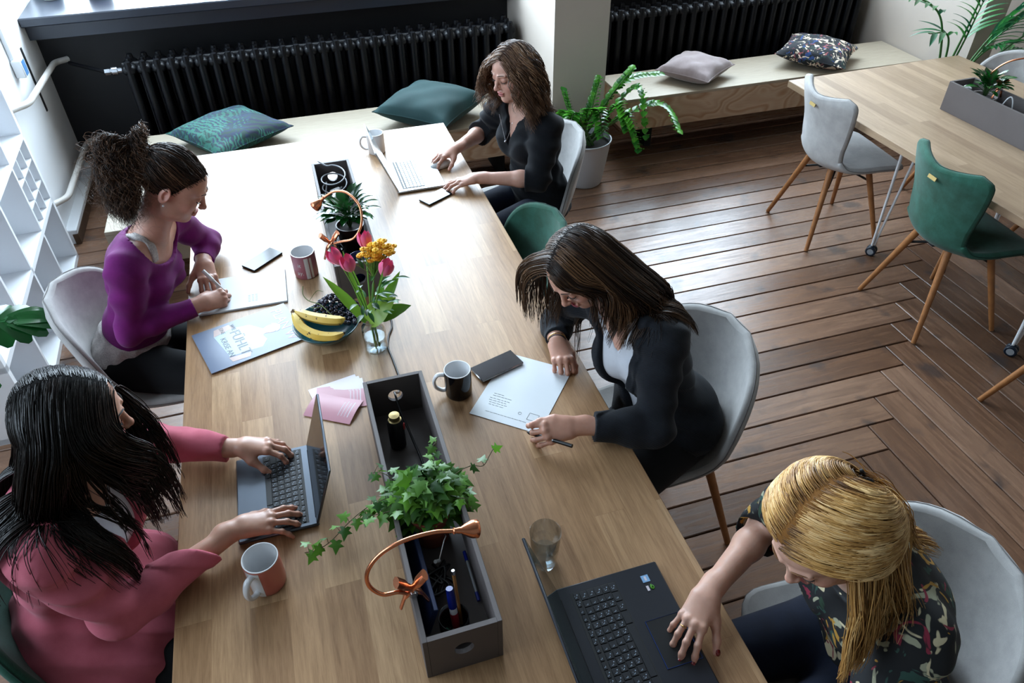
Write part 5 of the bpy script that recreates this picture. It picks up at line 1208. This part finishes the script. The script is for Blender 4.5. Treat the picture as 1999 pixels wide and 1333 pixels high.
# ---------------------------------------------------------------- clip lamps
def clip_lamp(label, x, y, z, loop, head, hd, side=1, rz=0., s=1.):
    t = thing('clip_lamp', label, 'lamp', (x, y, z), rz)
    b = MB()
    for sg in (-1, 1):
        P_ = [V3(-.03 * sg, 0, -.045) * [1, 1, 1], V3(-.016 * sg, 0, -.005), V3(.004 * sg, 0, .02), V3(.030 * sg, 0, .052)]; b.tube(spline([p * s for p in P_], 12), [.0035] * 4 + [.0055] * 5 + [.0085] * 3, 8, flat=1.7, up=(0, 1, 0))
    b.obj('clamp_jaws', M_copper, t, 60)
    b = MB(); b.tube([(0, -.013, .006), (0, .013, .006)], .0085 * s, 12); b.tube([(math.cos(a) * .009, -.009 + .0012 * a, .006 + math.sin(a) * .009) for a in np.linspace(0, 14, 50)], .0014, 5); b.obj('clamp_spring', M_steel, t, 60)
    b = MB(); P_ = spline([np.array(p) - [x, y, z] for p in loop], 60); b.tube(P_, .0045 * s, 10); b.obj('gooseneck', M_copper, t, 180)
    e = P_[-1]; d = nrm(hd); R_ = frame(d) @ rotx(-PI / 2); b = MB(); b.lathe([(.004, -.004), (.007, -.002), (.0055, .004), (.007, .009), (.0065, .013), (.012, .022), (.0185, .036), (.0195, .048), (.0175, .050), (.015, .046), (0, .044)], 24, e, R_ if (R_ @ V3(0, 0, 1)) @ d > 0 else frame(d) @ rotx(PI / 2)); b.obj('lamp_head', M_copper, t, 50)
clip_lamp('copper clip lamp on the left rim of the near grey box', .043, .878, .893, [(.030, .872, .905), (.012, .868, .925), (-.018, .866, .935), (-.040, .873, .965), (-.038, .882, 1.0), (-.009, .889, 1.035), (.04, .891, 1.058), (.10, .889, 1.064), (.145, .888, 1.052)], None, (1, 0, -.25))
clip_lamp('copper clip lamp on the far grey box, its neck curling over the plant', .037, 2.283, .893, [(.045, 2.28, .905), (.075, 2.26, .92), (.115, 2.235, .94), (.148, 2.24, .985), (.155, 2.275, 1.035), (.125, 2.335, 1.06), (.085, 2.37, 1.055), (.045, 2.385, 1.03)], None, (-.75, .05, -.65))
clip_lamp('thin copper clip lamp on the grey box of the second table', 3.33, 2.70, .893, [(3.345, 2.72, .90), (3.30, 2.75, .915), (3.29, 2.74, .97), (3.32, 2.70, 1.03), (3.38, 2.64, 1.06), (3.45, 2.58, 1.05)], None, (.7, -.5, -.5), s=.9)

# ---------------------------------------------------------------- cables and small things in the boxes
def cable(name, label, pts, r=.003, m_=M_black, n=70, cat='cable'): b = MB(); b.tube(spline(pts, n), r, 8); o = b.obj(name, m_, None, 180); return tag(o, label, cat)
cable('power_cable', 'black power cable on the table running from the vase into the near grey box', [(.15, 2.13, .746), (.178, 2.05, .744), (.178, 1.97, .744), (.158, 1.92, .744), (.146, 1.862, .744), (.150, 1.79, .744), (.153, 1.70, .744), (.14, 1.64, .75), (.124, 1.60, .79), (.122, 1.56, .819), (.125, 1.51, .80), (.14, 1.42, .77), (.15, 1.30, .762), (.13, 1.2, .76)], .0032)
cable('grey_cable', 'coiled grey cable at the far end of the far grey box', [(.06, 2.95, .90)] + [(.108 + .052 * math.cos(a) * (1 - .03 * a / 6), 2.86 + .068 * math.sin(a), .80 + .012 * a / 2) for a in np.linspace(2.2, 14.5, 26)][::-1] + [(.05, 2.78, .79)], .003, mat('cable_grey', '#8e9298', .4), 120)
t = thing('power_adapter', 'white plug adapter lying inside the cable coil', 'plug', (.105, 2.85, .757), .5); MB().box((0, 0, .045), (.05, .022, .03), rotx(.4), .006).obj('housing', M_porc, t); MB().tube([(.03, 0, .05), (.045, .002, .05)], .002, 6).tube([(.03, .008, .05), (.045, .01, .05)], .002, 6).obj('plug_pins', M_steel, t); MB().box((-.005, .03, .015), (.04, .02, .03), rotz(.2), .006).obj('support_block', M_black, t)
rc = np.random.default_rng(12)
def tangle(label, cx, cy, z, rx, ry, n=16, seed=0):
    r = np.random.default_rng(seed); P_ = [(cx + r.uniform(-rx, rx), cy + r.uniform(-ry, ry), z + r.uniform(.004, .05)) for _ in range(n)]; cable('cable_tangle', label, P_, .0033, M_black, n * 9)
tangle('tangled black cables in the near grey box, between ivy and pencil', .105, .965, .757, .04, .055, 22, 1)
tangle('tangled black cables in the far grey box beside the dark plant pot', .068, 2.42, .757, .02, .09, 16, 2)
t = thing('spray_can', 'black can with a brass cap and red mark in the near grey box', 'can', (.100, 1.425, .7565)); MB().lathe([(0, 0), (.022, 0), (.0225, .003), (.0225, .09), (.018, .100)], 28).obj('body', M_black, t); MB().lathe([(.018, .1), (.0145, .102), (.0145, .116), (0, .117)], 24).obj('cap', mat('brass', '#8d7c55', .35, .9), t, label='brass cap'); MB().box((.0205, -.008, .075), (.006, .010, .022), rotz(-.4), .002).obj('red_mark', mat('red_plastic', '#a82c2c', .5), t, label='red mark')
t = thing('folder', 'dark blue folder standing in the near grey box left of the ivy pot', 'folder', (.068, 1.0, .757), .02); MB().box((0, 0, .045), (.012, .30, .09), roty(.28), .002).obj('cover', mat('navy_card', '#14264e', .5), t)
t = thing('earphones', 'white earphone plug and blue strap in the near grey box', 'earphones', (.12, .995, .80)); MB().tube([(0, 0, .005), (-.01, -.01, .02)], .0045, 10).obj('earbud', M_porc, t); MB().tube(spline([(0, 0, .005), (.02, .03, .03), (.03, .06, .01), (.02, .1, -.03)], 20), .0013, 6).obj('wire', M_porc, t)
t = thing('cup', 'dark blue glazed cup in the far grey box behind the tulips', 'cup', (.125, 2.245, .757)); MB().lathe([(0, 0), (.028, 0), (.036, .04), (.040, .10), (.038, .102), (.0355, .1), (.03, .01), (0, .008)], 32).obj('wall', mat('cobalt_glaze', '#101f5c', .12, coat=.5), t, 180)
t = thing('power_strip', 'white plug at the left end of the second table box', 'plug', (3.255, 2.83, .757), .4); MB().box((0, 0, .06), (.025, .04, .12), rotx(.3), .006).obj('housing', M_porc, t)
t = thing('white_cable_loop', 'white cable loop rising from the second table box', 'cable', (3.28, 2.62, .757)); MB().tube(spline([(0, 0, 0), (0, -.01, .1), (.01, -.03, .145), (.02, -.05, .1), (.02, -.06, .0)], 20), .003, 8).obj('wire', M_porc, t)

# ---------------------------------------------------------------- fruit bowl
t = thing('fruit_bowl', 'teal bowl holding bananas and dark grapes', 'bowl', (-.030, 1.985, TZ))
MB().lathe([(0, 0), (.045, 0), (.05, .004), (.085, .028), (.106, .056), (.107, .060), (.104, .060), (.082, .033), (.046, .009), (0, .007)], 56).obj('bowl', mat('teal_glaze', '#174c54', .22, coat=.3), t, 180)
M_ban = NT('banana_skin'); _t = M_ban; _v = _t.co(); _t.set(Base_Color=_t.mix(_t.ramp(_t.noise(_v, 55, 2), [(.66, (0, 0, 0)), (.70, (1, 1, 1))]), _t.ramp(_t.noise(_v, 12, 3), [(.3, '#cfa836'), (.7, '#dcbf66')]), '#4a2a10'), Roughness=.5); M_ban = _t.m
def banana(label, pts, rmax):
    t = thing('banana', label, 'banana', tuple(pts[0]), 0, None); P_ = spline([np.array(p) - pts[0] for p in pts], 30); s = np.linspace(0, 1, 30); r = rmax * np.interp(s, [0, .08, .16, .3, .6, .85, .96, 1], [.28, .26, .5, .9, 1, .82, .4, .25])
    b = MB(); b.tube(P_[3:], r[3:], 6, flat=1.05); b.obj('fruit', M_ban, t, 25); MB().tube(P_[:5], r[:5], 8).obj('stem', mat('banana_stem', '#5b4320', .7), t); MB().ball(P_[-1], r[-1] * 1.1, 8, 6).obj('tip', mat('banana_tip', '#241a10', .8), t)
banana('front banana in the teal bowl, with brown spots', np.array([(-.128, 2.022, .838), (-.122, 2.0, .832), (-.105, 1.955, .815), (-.065, 1.915, .805), (-.015, 1.893, .805), (.018, 1.893, .812)]), .0185)
banana('rear banana in the teal bowl, lying against the grapes', np.array([(-.126, 2.026, .840), (-.110, 2.012, .838), (-.075, 1.985, .832), (-.03, 1.957, .83), (.010, 1.942, .828), (.030, 1.948, .826)]), .0175)
t = thing('grape_bunch', 'bunch of dark blue grapes filling the teal bowl', 'grapes', (-.01, 2.01, .78)); M_grape = mat('grape_skin', '#0e1020', .18, var='#1b1730', vs=20, coat=.3)
rg = np.random.default_rng(9); pts_ = []
for _ in range(6000):
    c = V3(rg.uniform(-.085, .092), rg.uniform(-.10, .085), 0); rr_ = math.hypot((c[0] + .02) , (c[1] - .025 + .0)); 
    if math.hypot(c[0] - .0 - .02 + .0, c[1]) > .085 or c[1] < -.40 * (c[0] + .06) - .01: continue
    top = .040 * math.exp(-((c[0] - .005) ** 2 + (c[1] - .05) ** 2) / .0016) + .022; c[2] = top - rg.uniform(0, .007)
    if all(np.linalg.norm(c - p) > .0128 for p in pts_): pts_.append(c)
pts_.sort(key=lambda c: -c[2]); pts_ = pts_[:98]; b = MB(); b.ball((0, 0, 0), .0085, 12, 8); g0 = b.obj('grape', M_grape, t, 180); g0.location = pts_[0]
for c in pts_[1:]: o = g0.copy(); link(o, t); o.location = c
b = MB(); b.tube(spline([(.01, -.03, .03), (-.01, .0, .045), (-.03, .03, .055), (-.06, .05, .06), (-.075, .07, .075), (-.07, .09, .095)], 24), .0016, 6); b.tube(spline([(-.02, .02, .05), (-.045, .02, .05), (-.06, .04, .04)], 10), .0012, 5); b.tube(spline([(-.06, .05, .06), (-.03, .07, .08), (-.01, .06, .08)], 10), .001, 5); b.obj('stalk', mat('grape_stalk', '#5d6a3a', .7), t)
# ---------------------------------------------------------------- plants
def leaf(mb, base, d, up, L, W, curl=.3, fold=.25, shape=None, n=7, tone=None, wavy_=0.):
    d = nrm(d); s = nrm(np.cross(d, up)); u = np.cross(s, d); mb.cur = rng.uniform(0, 1) if tone is None else tone
    shape = shape or ([0, .15, .4, .65, .85, 1], [.05, .6, 1, .85, .45, .02]); P = []
    for i, a in enumerate(np.linspace(0, 1, n)):
        w = W / 2 * np.interp(a, *shape); c = np.array(base) + d * L * a * (1 - .12 * curl * a) - u * L * curl * a * a * .6
        P.append([c - s * w + u * w * fold + u * wavy_ * math.sin(a * 9), c - s * w * .5 + u * w * fold * .35, c, c + s * w * .5 + u * w * fold * .35, c + s * w + u * w * fold - u * wavy_ * math.sin(a * 9 + 1)])
    mb.grid(P)
IVY = [(0, -.02), (-.18, -.16), (-.48, -.10), (-.30, .14), (-.62, .34), (-.26, .46), (0, 1.0), (.26, .46), (.62, .34), (.30, .14), (.48, -.10), (.18, -.16)]
def ivy_leaf(mb, c, d, up, S, tone):
    d = nrm(d); s = nrm(np.cross(d, up)); u = np.cross(s, d); mb.cur = tone; V = [np.array(c) + d * S * .28]; 
    for x, y in IVY: V.append(np.array(c) + s * x * S * .95 + d * y * S + u * (-.22 * S * abs(x) - .12 * S * y * y + rng.normal(0, .02) * S))
    n = len(IVY); mb.add(V, [(0, 1 + i, 1 + (i + 1) % n) for i in range(n)])
M_soil = mat('soil', '#17110d', .95, bump=.5, bs=90)
def pot(t, r0, r1, h, m_, rim=.004, soil=.85, name='pot'):
    MB().lathe([(0, 0), (r0, 0), (r0 + .003, .003), (r1, h), (r1 + .001, h + .002), (r1 - rim, h + .002), (r1 - rim, h * .5), (0, h * .4)], 44).obj(name, m_, t, 50)
    k = (r1 - rim) * .99; MB().lathe([(k, h * soil), (0, h * soil + .004)], 30).obj('soil', M_soil, t)
# ivy
t = thing('potted_ivy', 'trailing green ivy in a terracotta pot in the near grey box', 'potted plant', (.124, 1.105, .7565)); M_terra = mat('terracotta', '#7c3d28', .8, var='#8c4a33', vs=18)
pot(t, .040, .055, .105, M_terra); b = MB(); stem = MB(); O = V3(.124, 1.105, .7565)
def vine(pts, dens, s0, s1, first=0.):
    P_ = spline(pts, 40); stem.tube(P_, .0011, 5); k = first
    L = np.linalg.norm(np.diff(P_, axis=0), axis=1).sum(); n = int(L * dens)
    for i in range(n):
        a = (i + .5) / n * 39; j = int(a); p = P_[j]; T_ = nrm(P_[min(j + 1, 39)] - P_[max(j - 1, 0)]); sd = nrm(np.cross(T_, [0, 0, 1.]) + rng.normal(0, .3, 3)) * (1 if i % 2 else -1)
        q = p + sd * rng.uniform(.008, .02) + [0, 0, rng.uniform(.002, .012)]; stem.tube([p, (p + q) / 2 + [0, 0, .003], q], .0007, 4); dd = nrm(sd + T_ * .4 + V3(0, -.3, -.35) + rng.normal(0, .25, 3)); ivy_leaf(b, q, dd, V3(0, -.25, 1) + rng.normal(0, .3, 3), rng.uniform(s0, s1), rng.uniform(0, 1))
for k in range(330):
    th_ = rng.uniform(0, 2 * PI); r_ = math.sqrt(rng.uniform(0, 1)); c = V3(math.cos(th_) * r_ * .092, math.sin(th_) * r_ * .065 + .03, .115 + (1 - r_ ** 2) * .065 + rng.uniform(-.045, .02)); out = nrm(V3(math.cos(th_), math.sin(th_), .3)); ivy_leaf(b, c, nrm(out * .9 + V3(0, -.35, -.45) + rng.normal(0, .3, 3)), nrm(V3(0, -.3, 1) + out * .5 + rng.normal(0, .25, 3)), rng.uniform(.028, .044), rng.uniform(0, 1))
    if k % 4 == 0: stem.tube(spline([(0, 0, .09), c * [.5, .5, .9], c], 8), .0012, 4)
vine([(-.03, .02, .12), (-.08, .03, .14), (-.13, .03, .13), (-.165, .02, .12), (-.20, .01, .10), (-.235, .0, .075), (-.27, -.0, .055), (-.30, .005, .05)], 62, .022, .034)
vine([(-.02, -.01, .12), (-.07, -.01, .14), (-.12, .0, .13), (-.15, .01, .12)], 90, .022, .034); vine([(-.04, .05, .13), (-.085, .09, .16), (-.11, .11, .15)], 80, .02, .03)
vine([(.03, .02, .13), (.08, .03, .17), (.12, .05, .16), (.15, .05, .15), (.17, .06, .17), (.185, .07, .185)], 22, .024, .032); vine([(.03, -.01, .12), (.08, -.03, .15), (.09, -.05, .12)], 70, .022, .032); vine([(.02, .05, .14), (.04, .08, .2), (.05, .09, .235)], 60, .018, .028)
b.obj('leaves', leaf_mat('ivy_leaf', '#1a4a10', '#67a02c', .45, .3), t, 180); stem.obj('stems', mat('ivy_stem', '#4f4a2c', .7), t, 180)
# glossy plants in the boxes
def bushy(label, x, y, z, potm, r1, s, n=46, seed=0):
    t = thing('potted_plant', label, 'potted plant', (x, y, z)); r = np.random.default_rng(seed); pot(t, r1 * .75, r1, .10, potm, soil=.88); b = MB(); st = MB()
    for k in range(n):
        th_ = r.uniform(0, 2 * PI); e = r.uniform(.5, 1.35); d = V3(math.cos(th_) * math.cos(e), math.sin(th_) * math.cos(e), math.sin(e)); c = V3(0, 0, .115) + d * r.uniform(.03, .085) * s; st.tube([(0, 0, .08), c * [.4, .4, .9], c], .0012, 4)
        leaf(b, c, nrm(d + V3(0, 0, -.25)), nrm(V3(0, 0, 1) - d * .3), r.uniform(.05, .08) * s, r.uniform(.028, .038) * s, .6, .22, tone=r.uniform(0, 1), wavy_=.0015)
    b.obj('leaves', leaf_mat('glossy_leaf', '#07280f', '#1c6022', .18, .12), t, 180); st.obj('stems', mat('green_stem', '#2c4a20', .6), t)
bushy('glossy green plant in a dark brown pot in the far grey box', .122, 2.475, .757, mat('dark_brown_pot', '#3a2320', .4), .052, 1., 60, 3)
bushy('glossy green plant in a pale pot in the box on the second table', 3.285, 2.73, .757, mat('pale_grey_pot', '#9b9390', .5), .060, .95, 60, 4)
# tulip vase
VX, VY = .110, 1.872; t = thing('glass_vase', 'clear glass jar vase with water for the tulips', 'vase', (VX, VY, TZ))
MB().lathe([(0, 0), (.032, 0), (.036, .004), (.038, .012), (.037, .045), (.0385, .075), (.036, .096), (.028, .108), (.0275, .114), (.032, .124), (.0335, .126), (.032, .127), (.026, .115), (.0262, .108), (.034, .095), (.0362, .075), (.0348, .045), (.0358, .013), (.033, .007), (0, .006)], 52).obj('jar', M_glass, t, 180)
MB().lathe([(0, .0065), (.0325, .0075), (.0352, .014), (.0342, .045), (.0346, .053), (0, .053)], 48).obj('water', M_water, t, 60)
M_tl = leaf_mat('tulip_leaf', '#3f6f1a', '#86a83a', .38, .35); M_ts = mat('tulip_stem', '#5b8a35', .5, sub=.1)
def petalmat(): return attr_mat('tulip_petal', '', '', .45, .4, [(0, '#e6d3c0'), (.25, '#dc7f98'), (1, '#d23f78')], sub=.15)
M_pet = petalmat()
def tulip(label, head, lean, foot, leaves):
    head = V3(*head); o = V3(VX, VY, .835); t = thing('tulip', label, 'tulip', tuple(o), 0, None); f = V3(*foot); up_ = nrm(lean)
    P_ = spline([f - o, V3(VX, VY, .86) - o + (head - o) * [.12, .12, 0], (head - o) * .55 + V3(0, 0, .02), head - o - up_ * .018], 24); MB().tube(P_, .0026, 8).obj('stem', M_ts, t, 180)
    R_ = frame(nrm(np.cross(up_, [.3, 1, .2])), up_); b = MB(); hb = head - o - up_ * .020
    for k in range(6):
        a = k * PI / 3 + (.2 if k % 2 else 0); rr = .0155 if k % 2 else .0175; V = []; A_ = []
        for i, s in enumerate(np.linspace(0, 1, 9)):
            w = .62 * math.sin(min(1, s * 1.25 + .12) * PI * .62) * (1 if s < .8 else (1 - s) / .2 * .8 + .12); rad = rr * 1.25 * (math.sin(s * PI * .62 + .35)) * 1.05; z_ = s * .056
            V.append([R_ @ V3(rad * math.cos(a + w * q), z_ * 0 + rad * math.sin(a + w * q), z_) + hb for q in np.linspace(-1, 1, 5)])
        b.cur = 0; n0 = b.n; b.grid(np.array(V)); 
        b.A[-1] = np.repeat(np.linspace(.1, 1, 9), 5) * np.tile([.75, 1, 1, 1, .75], 9)
    b.obj('flower_head', M_pet, t, 180)
    if leaves:
        b = MB()
        for base, d, L, W, cu in leaves: leaf(b, V3(*base) - o, d, V3(0, -.5, .8) if len(d) == 3 else d, L, W, cu, .22, ([0, .2, .5, .8, 1], [.5, .9, 1, .6, .03]), 12)
        b.obj('leaf', M_tl, t, 180)
tulip('upmost pink tulip, behind the yellow flowers', (.134, 1.975, 1.075), (0, .35, 1), (.120, 1.862, .755), [((.13, 1.885, .86), (.25, .3, .8), .16, .022, .3)])
tulip('leftmost pink tulip of the vase', (.040, 1.905, 1.080), (-.5, .2, 1), (.108, 1.855, .755), [((.092, 1.88, .85), (-.42, .12, .8), .20, .034, .25)])
tulip('pink tulip in the middle of the bouquet', (.070, 1.865, 1.075), (-.2, -.1, 1), (.112, 1.875, .755), [((.10, 1.862, .86), (.25, -.22, .55), .115, .075, .9), ((.10, 1.90, .86), (-.15, .45, .85), .22, .024, .3)])
tulip('rightmost pink tulip of the vase', (.168, 1.825, 1.065), (.35, -.2, 1), (.122, 1.87, .755), [((.128, 1.872, .86), (.42, .1, .75), .17, .035, .3), ((.132, 1.862, .865), (.35, -.1, .30), .10, .05, 1.1)])
t = thing('yellow_flowers', 'bunch of small yellow flowers in the tulip vase', 'flowers', (VX, VY, .86)); b = MB(); st = MB(); g = MB(); cen = V3(.158, 1.935, 1.085) - V3(VX, VY, .86)
for k in range(70):
    c = cen + V3(rng.normal(0, .024), rng.normal(0, .018), rng.normal(0, .010)) - V3(0, 0, .5) * rng.uniform(0, .05); st.tube(spline([(0, 0, 0), cen * .55, c], 8), .0009, 4)
    for q in range(7): a = q * PI * 2 / 7; b.ball(c + V3(math.cos(a) * .0062, math.sin(a) * .0062, 0), (.0056, .0056, .0032), 6, 4)
    b.ball(c + V3(0, 0, .003), (.0045,) * 3, 6, 4)
for k in range(34): c = V3(.02, -.02, .04) + V3(rng.normal(0, .035), rng.normal(.01, .03), rng.uniform(-.02, .13)); leaf(g, c, nrm(V3(c[0] + .001, c[1], .02) + rng.normal(0, .4, 3) * .05), V3(0, 0, 1), rng.uniform(.03, .055), rng.uniform(.012, .02), .5, .3)
b.obj('blossoms', mat('yellow_petal', '#f0c02c', .6, var='#e2a01c', vs=60), t, 180); st.obj('stems', M_ts, t); g.obj('leaves', leaf_mat('dark_green_leaf', '#0f3a1c', '#2f6a26', .4, .2), t, 180)
# zz plant
t = thing('potted_plant', 'large leafy plant in a white ribbed floor pot by the pillar', 'potted plant', (1.715, 4.02, 0)); b = MB(); pr = [(0, 0), (.105, 0), (.112, .006)]
for i in range(16): z_ = .01 + i * .0175; r_ = .112 + .046 * (z_ / .29) ** .8; pr += [(r_, z_), (r_ + .0012, z_ + .012)]
pr += [(.162, .29), (.163, .30), (.156, .30), (.152, .25), (0, .24)]; b.lathe(pr, 56); b.obj('pot', mat('white_pot', '#b4b7bb', .5), t, 60); MB().lathe([(.152, .262), (0, .268)], 30).obj('soil', M_soil, t)
lv = MB(); st = MB()
def frond(tip, mid, n=16, L=.072, W=.044, z0=.26):
    P_ = spline([(rng.uniform(-.05, .05), rng.uniform(-.05, .05), z0), mid, tip], 40); st.tube(P_, np.linspace(.008, .002, 40), 7)
    for i in range(n):
        j = int(9 + 30 * (i + .3) / n); p = P_[min(j, 39)]; T_ = nrm(P_[min(j + 1, 39)] - P_[j - 1]); sd = nrm(np.cross(T_, [0, 0, 1.])); 
        for s in (-1, 1): leaf(lv, p, nrm(sd * s + T_ * .55 + V3(0, 0, .35)), nrm(V3(0, 0, 1) - T_ * .3), L * (1 - .35 * i / n) * rng.uniform(.85, 1.1), W * rng.uniform(.85, 1.1), .35, .25, tone=rng.uniform(0, 1), n=6)
O_ = V3(1.715, 4.02, 0)
for tip, mid in (((2.06, 3.86, .30), (1.98, 3.92, .62)), ((2.33, 3.95, .27), (2.12, 3.93, .50)), ((2.22, 4.08, .62), (1.92, 4.0, .62)), ((1.50, 3.76, .36), (1.56, 3.84, .55)), ((1.56, 4.02, .62), (1.62, 4.02, .45)), ((1.80, 4.06, .66), (1.75, 4.05, .45)), ((1.88, 3.78, .42), (1.83, 3.86, .56)), ((1.52, 3.95, .50), (1.58, 3.97, .48)), ((1.70, 3.72, .42), (1.70, 3.85, .55)), ((1.42, 3.86, .30), (1.52, 3.92, .5)), ((1.98, 3.98, .72), (1.86, 4.0, .56)), ((1.64, 3.80, .58), (1.67, 3.92, .5)), ((1.95, 3.72, .30), (1.87, 3.82, .5))):
    frond(V3(*tip) - O_, V3(*mid) - O_)
lv.obj('leaves', leaf_mat('zz_leaf', '#175a1c', '#5aa531', .25, .3), t, 180); st.obj('stems', mat('zz_stem', '#3d5f2a', .5), t, 180)
# palm
PX, PY = 4.12, 3.76; t = thing('potted_palm', 'tall palm with arching fronds behind the second table', 'palm', (PX, PY, 0)); pot(t, .14, .18, .32, M_greybox); lv = MB(); st = MB()
def palm(tip, mid, n=9, L=.24, W=.034):
    P_ = spline([(rng.uniform(-.04, .04), rng.uniform(-.04, .04), .28), mid, tip], 40); st.tube(P_, np.linspace(.009, .003, 40), 6)
    for i in range(n):
        j = int(22 + 17 * i / n); p = P_[j]; T_ = nrm(P_[min(j + 1, 39)] - P_[j - 1]); sd = nrm(np.cross(T_, [0, 0, 1.]))
        for s in (-1, 1): leaf(lv, p, nrm(sd * s * .8 + T_ * .9 + V3(0, 0, .1)), V3(0, 0, 1), L * rng.uniform(.75, 1.05) * (1 - .3 * i / n), W, .55, .3, ([0, .2, .5, .8, 1], [.3, .9, 1, .6, .02]), 8)
for tip, mid, n in (((3.84, 3.74, .80), (4.02, 3.74, .74), 3), ((4.10, 3.66, 1.02), (4.12, 3.72, .70), 7), ((4.42, 3.62, .88), (4.28, 3.70, .66), 7), ((4.72, 3.66, .62), (4.42, 3.70, .62), 8), ((4.36, 3.55, 1.05), (4.26, 3.68, .72), 7), ((3.62, 3.78, 1.05), (3.92, 3.75, .86), 5), ((4.0, 3.6, 1.4), (4.10, 3.70, .90), 8), ((4.62, 3.5, .95), (4.42, 3.62, .72), 6), ((4.20, 3.5, .78), (4.18, 3.62, .66), 5)):
    palm(V3(*tip) - [PX, PY, 0], V3(*mid) - [PX, PY, 0], n)
lv.obj('fronds', leaf_mat('palm_leaf', '#12503a', '#3f8f3f', .3, .25), t, 180); st.obj('stems', mat('palm_stem', '#3c6b35', .5), t, 180)
# monstera
t = thing('monstera', 'monstera with split leaves at the left edge, in a white round pot', 'potted plant', (-1.43, 2.05, 0)); pot(t, .11, .15, .30, M_white); lv = MB(); st = MB()
def monstera(c, d, up_, S):
    d = nrm(d); s_ = nrm(np.cross(d, up_)); u = np.cross(s_, d); c = np.array(c); st.tube(spline([(0, 0, .26), (c[0] * .45, c[1] * .4, c[2] * .75), c], 20), .004, 7)
    for sg in (-1, 1):
        for k, (a0, L) in enumerate(((2.35, .55), (1.75, .72), (1.25, .82), (.85, .90), (.5, .98), (.16, 1.05))):
            dd = nrm(d * math.cos(a0) + s_ * sg * math.sin(a0)); b0 = c + d * S * (.05 + .10 * k); leaf(lv, b0, nrm(dd - u * .1), u, S * L * .62, S * .27, .35, .12, ([0, .3, .7, .9, 1], [.9, 1, 1, .8, .3]), 7, tone=.3 + .1 * (k % 3))
monstera((.345, .21, .84), (.95, .12, -.15), (0, -.35, 1), .19); monstera((.24, .06, .80), (.8, -.5, -.1), (0, -.3, 1), .17); monstera((.1, -.25, .8), (.2, -1, .0), (0, 0, 1), .2)
lv.obj('leaves', leaf_mat('monstera_leaf', '#0a3a1a', '#1d6a2c', .18, .15), t, 180); st.obj('stems', mat('monstera_stem', '#2f5a2a', .5), t, 180)
# things on the left window sill
t = thing('flower_pot', 'terracotta pot on the left window sill, cut off by the top edge of the photo', 'flower pot', (-.98, 5.31, 1.0405)); pot(t, .06, .08, .14, mat('brown_clay', '#6a4a38', .7))
t = thing('white_pot', 'small white pot at the left end of the window sill', 'pot', (-1.24, 5.33, 1.0405)); pot(t, .05, .06, .11, M_porc)
# ---------------------------------------------------------------- camera, light
cam = bpy.data.cameras.new('camera'); co = bpy.data.objects.new('camera', cam); COL.objects.link(co); sc.camera = co
p_, y_, r_ = math.radians(40.034), math.radians(16.904), math.radians(-.587)
fw = V3(math.sin(y_) * math.cos(p_), math.cos(y_) * math.cos(p_), -math.sin(p_)); rt = V3(math.cos(y_), -math.sin(y_), 0); up = np.cross(rt, fw)
r2 = math.cos(r_) * rt + math.sin(r_) * up; u2 = -math.sin(r_) * rt + math.cos(r_) * up
M = Matrix([[r2[i], u2[i], -fw[i]] for i in range(3)]).to_4x4(); M.translation = Vector((0, 0, 2.296)); co.matrix_world = M
cam.sensor_width = 36; cam.lens = 1442.3 / 1999 * 36; cam.clip_start = .02
def area(name, loc, size, rot, power, col):
    l = bpy.data.lights.new(name, 'AREA'); l.shape = 'RECTANGLE'; l.size, l.size_y = size; l.energy = power; l.color = col
    o = bpy.data.objects.new(name, l); COL.objects.link(o); o.location = loc; o.rotation_euler = rot; return o
DAY = (.70, .86, 1.0)
area('daylight_left_window', (.09, 5.75, 2.6), (2.9, 3.1), (-PI / 2, 0, 0), 560, DAY)
area('daylight_right_window', (3.1, 5.75, 2.6), (2.4, 3.1), (-PI / 2, 0, 0), 430, DAY)
area('daylight_far_window', (4.78, 5.75, 2.2), (.55, 3.6), (-PI / 2, 0, 0), 110, DAY)
area('added_side_fill', (-3.2, 1.8, 2.75), (3.1, 2.8), (0, -PI / 2, 0), 190, DAY)  # added fill light behind the unseen left wall window
w = bpy.data.worlds.new('sky'); sc.world = w; w.use_nodes = True
w.node_tree.nodes['Background'].inputs[0].default_value = (.6, .75, 1, 1); w.node_tree.nodes['Background'].inputs[1].default_value = 1.
sc.view_settings.view_transform = 'Standard'; sc.view_settings.look = 'None'; sc.view_settings.gamma = 1; sc.view_settings.use_curve_mapping = False
sc.view_settings.exposure = .22
sc.cycles.use_denoising = True; sc.cycles.max_bounces = 8; sc.cycles.transparent_max_bounces = 12; sc.cycles.caustics_reflective = False; sc.cycles.caustics_refractive = False
sc.cycles.sample_clamp_indirect = 4.
bpy.context.view_layer.update()
